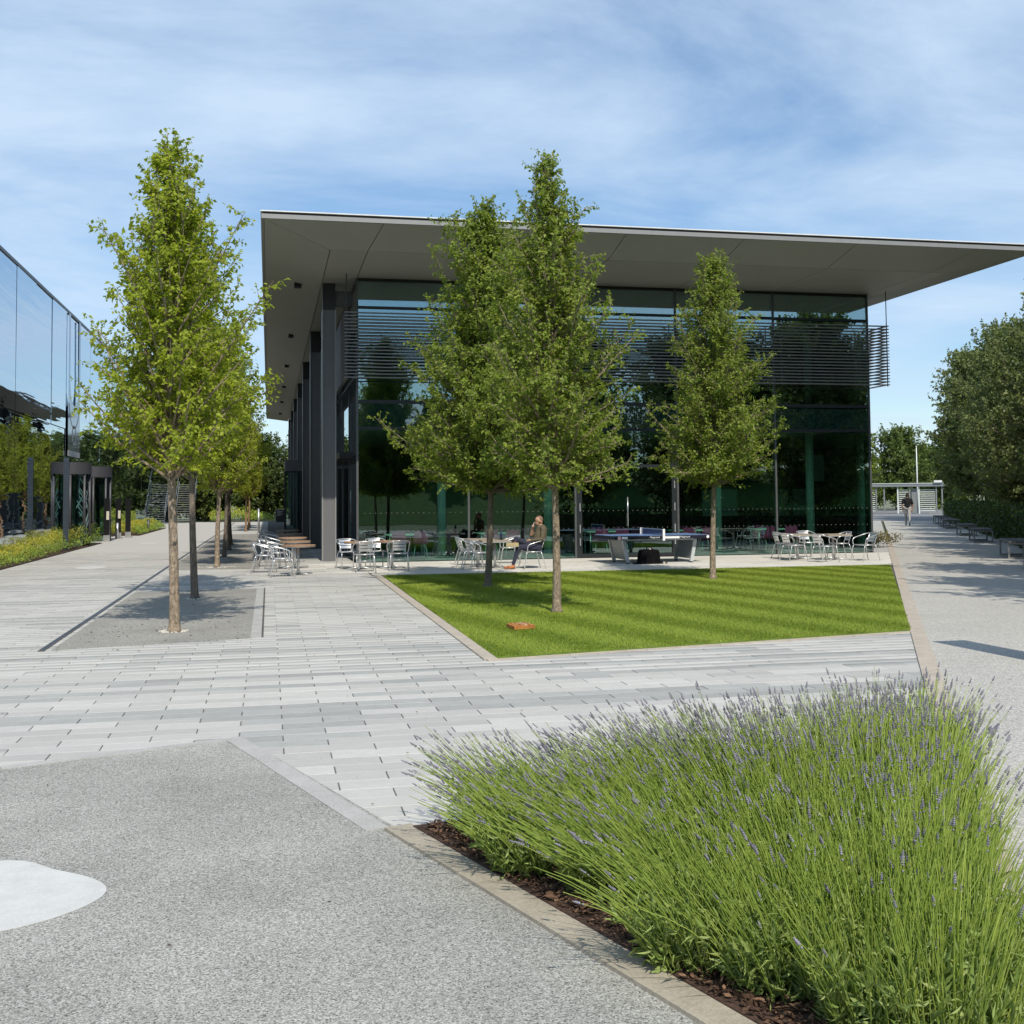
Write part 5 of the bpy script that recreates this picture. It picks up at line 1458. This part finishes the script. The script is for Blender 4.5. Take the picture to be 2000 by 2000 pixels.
body('body', c, ['skin', 'hair_dark', 'tshirt_black', 'trousers_grey', 'shoe_black'], .016, wk)

# ------------------------------------------------------------------ right-hand side street furniture
def make_bench():
    e = empty('sled_bench')
    for y in (.12, 2.28):
        mb = MB(); w, h, t_ = .33, .44, .05
        for (x0, z0, x1, z1) in ((-w, 0, w, t_), (-w, h - t_, w, h), (-w, t_, -w + t_, h - t_), (w - t_, t_, w, h - t_)): mb.box(x0, y - .025, z0, x1, y + .025, z1)
        mb.build('sled_frame', 'bench_steel', e)
    for k in range(6):
        mb = MB(); mb.box(-.335 + k * .113, 0, .442, -.335 + k * .113 + .10, 2.4, .485); mb.build('slat', 'bench_top', e)
    return e
bn = make_bench(); bf = [False]
for k, s_ in enumerate((12.9, 18.4, 29.4, 36.2, 46.4, 50.9, 56.5)):
    x, y = pth(s_, 3.15)
    lab = ['nearest sled bench, cut by the right frame edge', 'second sled bench from the viewer at the right frame edge', 'third sled bench from the viewer along the path', 'fourth sled bench from the viewer along the path', 'fifth sled bench from the viewer, before the hedge gap', 'sixth sled bench from the viewer along the path', 'farthest sled bench, nearest the turnstiles'][k]
    place(bn, bf, 'sled_bench', x, y, -math.atan2(PD.x, PD.y), lab, 'bench', 'sled-framed benches along the path')
ga = empty('turnstile_shelter', (pth(97, 0)[0], pth(97, 0)[1], 0), -math.atan2(PD.x, PD.y)); tag(ga, 'flat-roofed shelter over full-height turnstiles at the end of the path', 'turnstile')
mb = MB(); mb.box(-2.4, -.9, 2.50, 5.6, 1.2, 2.76); mb.build('roof', 'shelter_roof', ga)
mb = MB(); mb.box(-2.45, -.95, 2.762, 5.65, 1.25, 2.82); mb.build('roof_edge', 'shelter_light', ga)
for x in (-2.1, -.35, 0.35, 1.55, 2.6, 3.4, 4.9, 5.4):
    mb = MB(); mb.box(x - .06, -.7, 0, x + .06, -.58, 2.62); mb.build('post', 'galvanised' if x not in (1.55, 3.4) else 'shelter_light', ga)
for (x0, x1) in ((1.65, 2.5), (3.5, 4.8), (-2.0, -.45)):
    for k in range(11):
        z = .25 + k * .19
        mb = MB(); mb.box(x0, -.63, z, x1, -.60, z + .07); mb.build('bar', 'shelter_light', ga)
mb = MB(); mb.box(2.75, -.5, .1, 3.2, .3, 2.3); mb.build('cabinet', 'galvanised', ga)
mb = MB(); mb.box(4.7, -1.1, 2.85, 5.4, -1.0, 3.05); mb.build('camera_bracket', 'pole_white', ga)
for x in (-1.4, .6, 2.0, 4.2):
    mb = MB(); mb.box(x - .08, -.6, 2.56, x + .08, -.45, 2.618); mb.build('lamp', 'white_print', ga)
x, y = pth(100, 3.4)
mb = MB(); mb.tube([(x, y, 0), (x, y, 4), (x, y, 6.3)], [.07, .06, .035], 10); fpz = mb.build('flagpole', 'pole_white'); tag(fpz, 'bare white flagpole behind the turnstile shelter', 'flagpole')
mb = MB(); mb.tube([(x, y, 6.3), (x, y, 6.4)], .06, 10); mb.build('finial', 'pole_white', fpz)
x, y = pth(104, -1.2)
mb = MB(); mb.box(x - .25, y - .1, .3, x + .25, y + .1, 2.3); gt = mb.build('green_totem', 'green_totem'); tag(gt, 'teal information totem seen through the turnstiles', 'totem')
mb = MB(); mb.box(x - .28, y - .12, 0, x + .28, y + .12, .3); mb.build('base', 'frame_dark', gt)
# white louvred fence behind the shady trees
wf = empty('slatted_fence', (pth(50, 9.5)[0], pth(50, 9.5)[1], 0), -math.atan2(PD.x, PD.y)); tag(wf, 'white horizontal slat fence glimpsed under the shady trees', 'fence')
for k in range(12):
    mb = MB(); mb.box(-.5, 0, .75 + k * .13, 7.5, .03, .82 + k * .13); mb.build('slat', 'fence_white', wf)
for x in (-.4, 1.6, 3.6, 5.6, 7.4):
    mb = MB(); mb.box(x - .04, .035, 0, x + .04, .1, 2.4); mb.build('post', 'galvanised', wf)
# unseen upright just outside the frame, added to cast the shadow on the path
tx, ty = 8.0, 10.15
mb = MB(); mb.box(tx - .22, ty - .05, .0, tx + .22, ty + .05, 2.15); wt = mb.build('shadow_upright', 'drum_metal'); tag(wt, 'unseen upright added at the right for its shadow on the path', 'totem')
mb = MB(); mb.box(tx - .19, ty - .056, 1.0, tx + .19, ty - .051, 2.0); mb.build('face_panel', 'film_grey', wt)

# ------------------------------------------------------------------ left background
# steel stair at the end of the paving
stp = empty('metal_stair', (-6.5, 92.3, 0)); tag(stp, 'open steel stair with handrails at the far end of the paving', 'stair')
for k in range(17):
    mb = MB(); mb.box(-.68, k * .27, .17 + k * .18, .68, k * .27 + .25, .21 + k * .18); mb.build('tread', 'galvanised', stp)
for s in (-1, 1):
    mb = MB(); mb.add([(s * .70 - .02, 0, .0), (s * .70 + .02, 0, .0), (s * .70 + .02, 4.7, 3.1), (s * .70 - .02, 4.7, 3.1), (s * .70 - .02, 0, .22), (s * .70 + .02, 0, .22), (s * .70 + .02, 4.7, 3.36), (s * .70 - .02, 4.7, 3.36)],
                      [(0, 3, 2, 1), (4, 5, 6, 7), (0, 1, 5, 4), (1, 2, 6, 5), (2, 3, 7, 6), (3, 0, 4, 7)]); mb.build('stringer', 'galvanised', stp)
    mb = MB(); mb.tube([(s * .72, 0, .0), (s * .72, 0, 1.1), (s * .72, 4.7, 4.25)], .028, 6); mb.build('handrail', 'galvanised', stp)
mb = MB(); mb.tube([(-.50, 60.0, 0), (-.50, 60.0, 1.32)], .055, 12); o = mb.build('steel_post', 'stainless'); tag(o, 'slim stainless steel post on the paving left of the far chairs', 'post')
mb = MB(); mb.tube([(-.50, 60.0, 0), (-.50, 60.0, .03)], .12, 16); mb.build('base_plate', 'stainless', o)
sg = empty('menu_board', (.62, 62.5, 0)); tag(sg, 'dark menu board in a grey frame behind the far chairs', 'sign')
mb = MB(); mb.box(-.22, -.01, .55, .22, .01, 1.2); mb.build('board', 'sign_panel', sg)
for (x0, z0, x1, z1) in ((-.27, 0, -.22, 1.25), (.22, 0, .27, 1.25), (-.22, 1.2, .22, 1.25)):
    mb = MB(); mb.box(x0, -.02, z0, x1, .02, z1); mb.build('frame', 'galvanised', sg)
for k, w in enumerate((.15, .11, .14, .09)):
    mb = MB(); mb.box(-.16, -.0125, 1.12 - k * .07, -.16 + 2 * w, -.0105, 1.145 - k * .07); mb.build('printed_line', 'sign_text', sg)
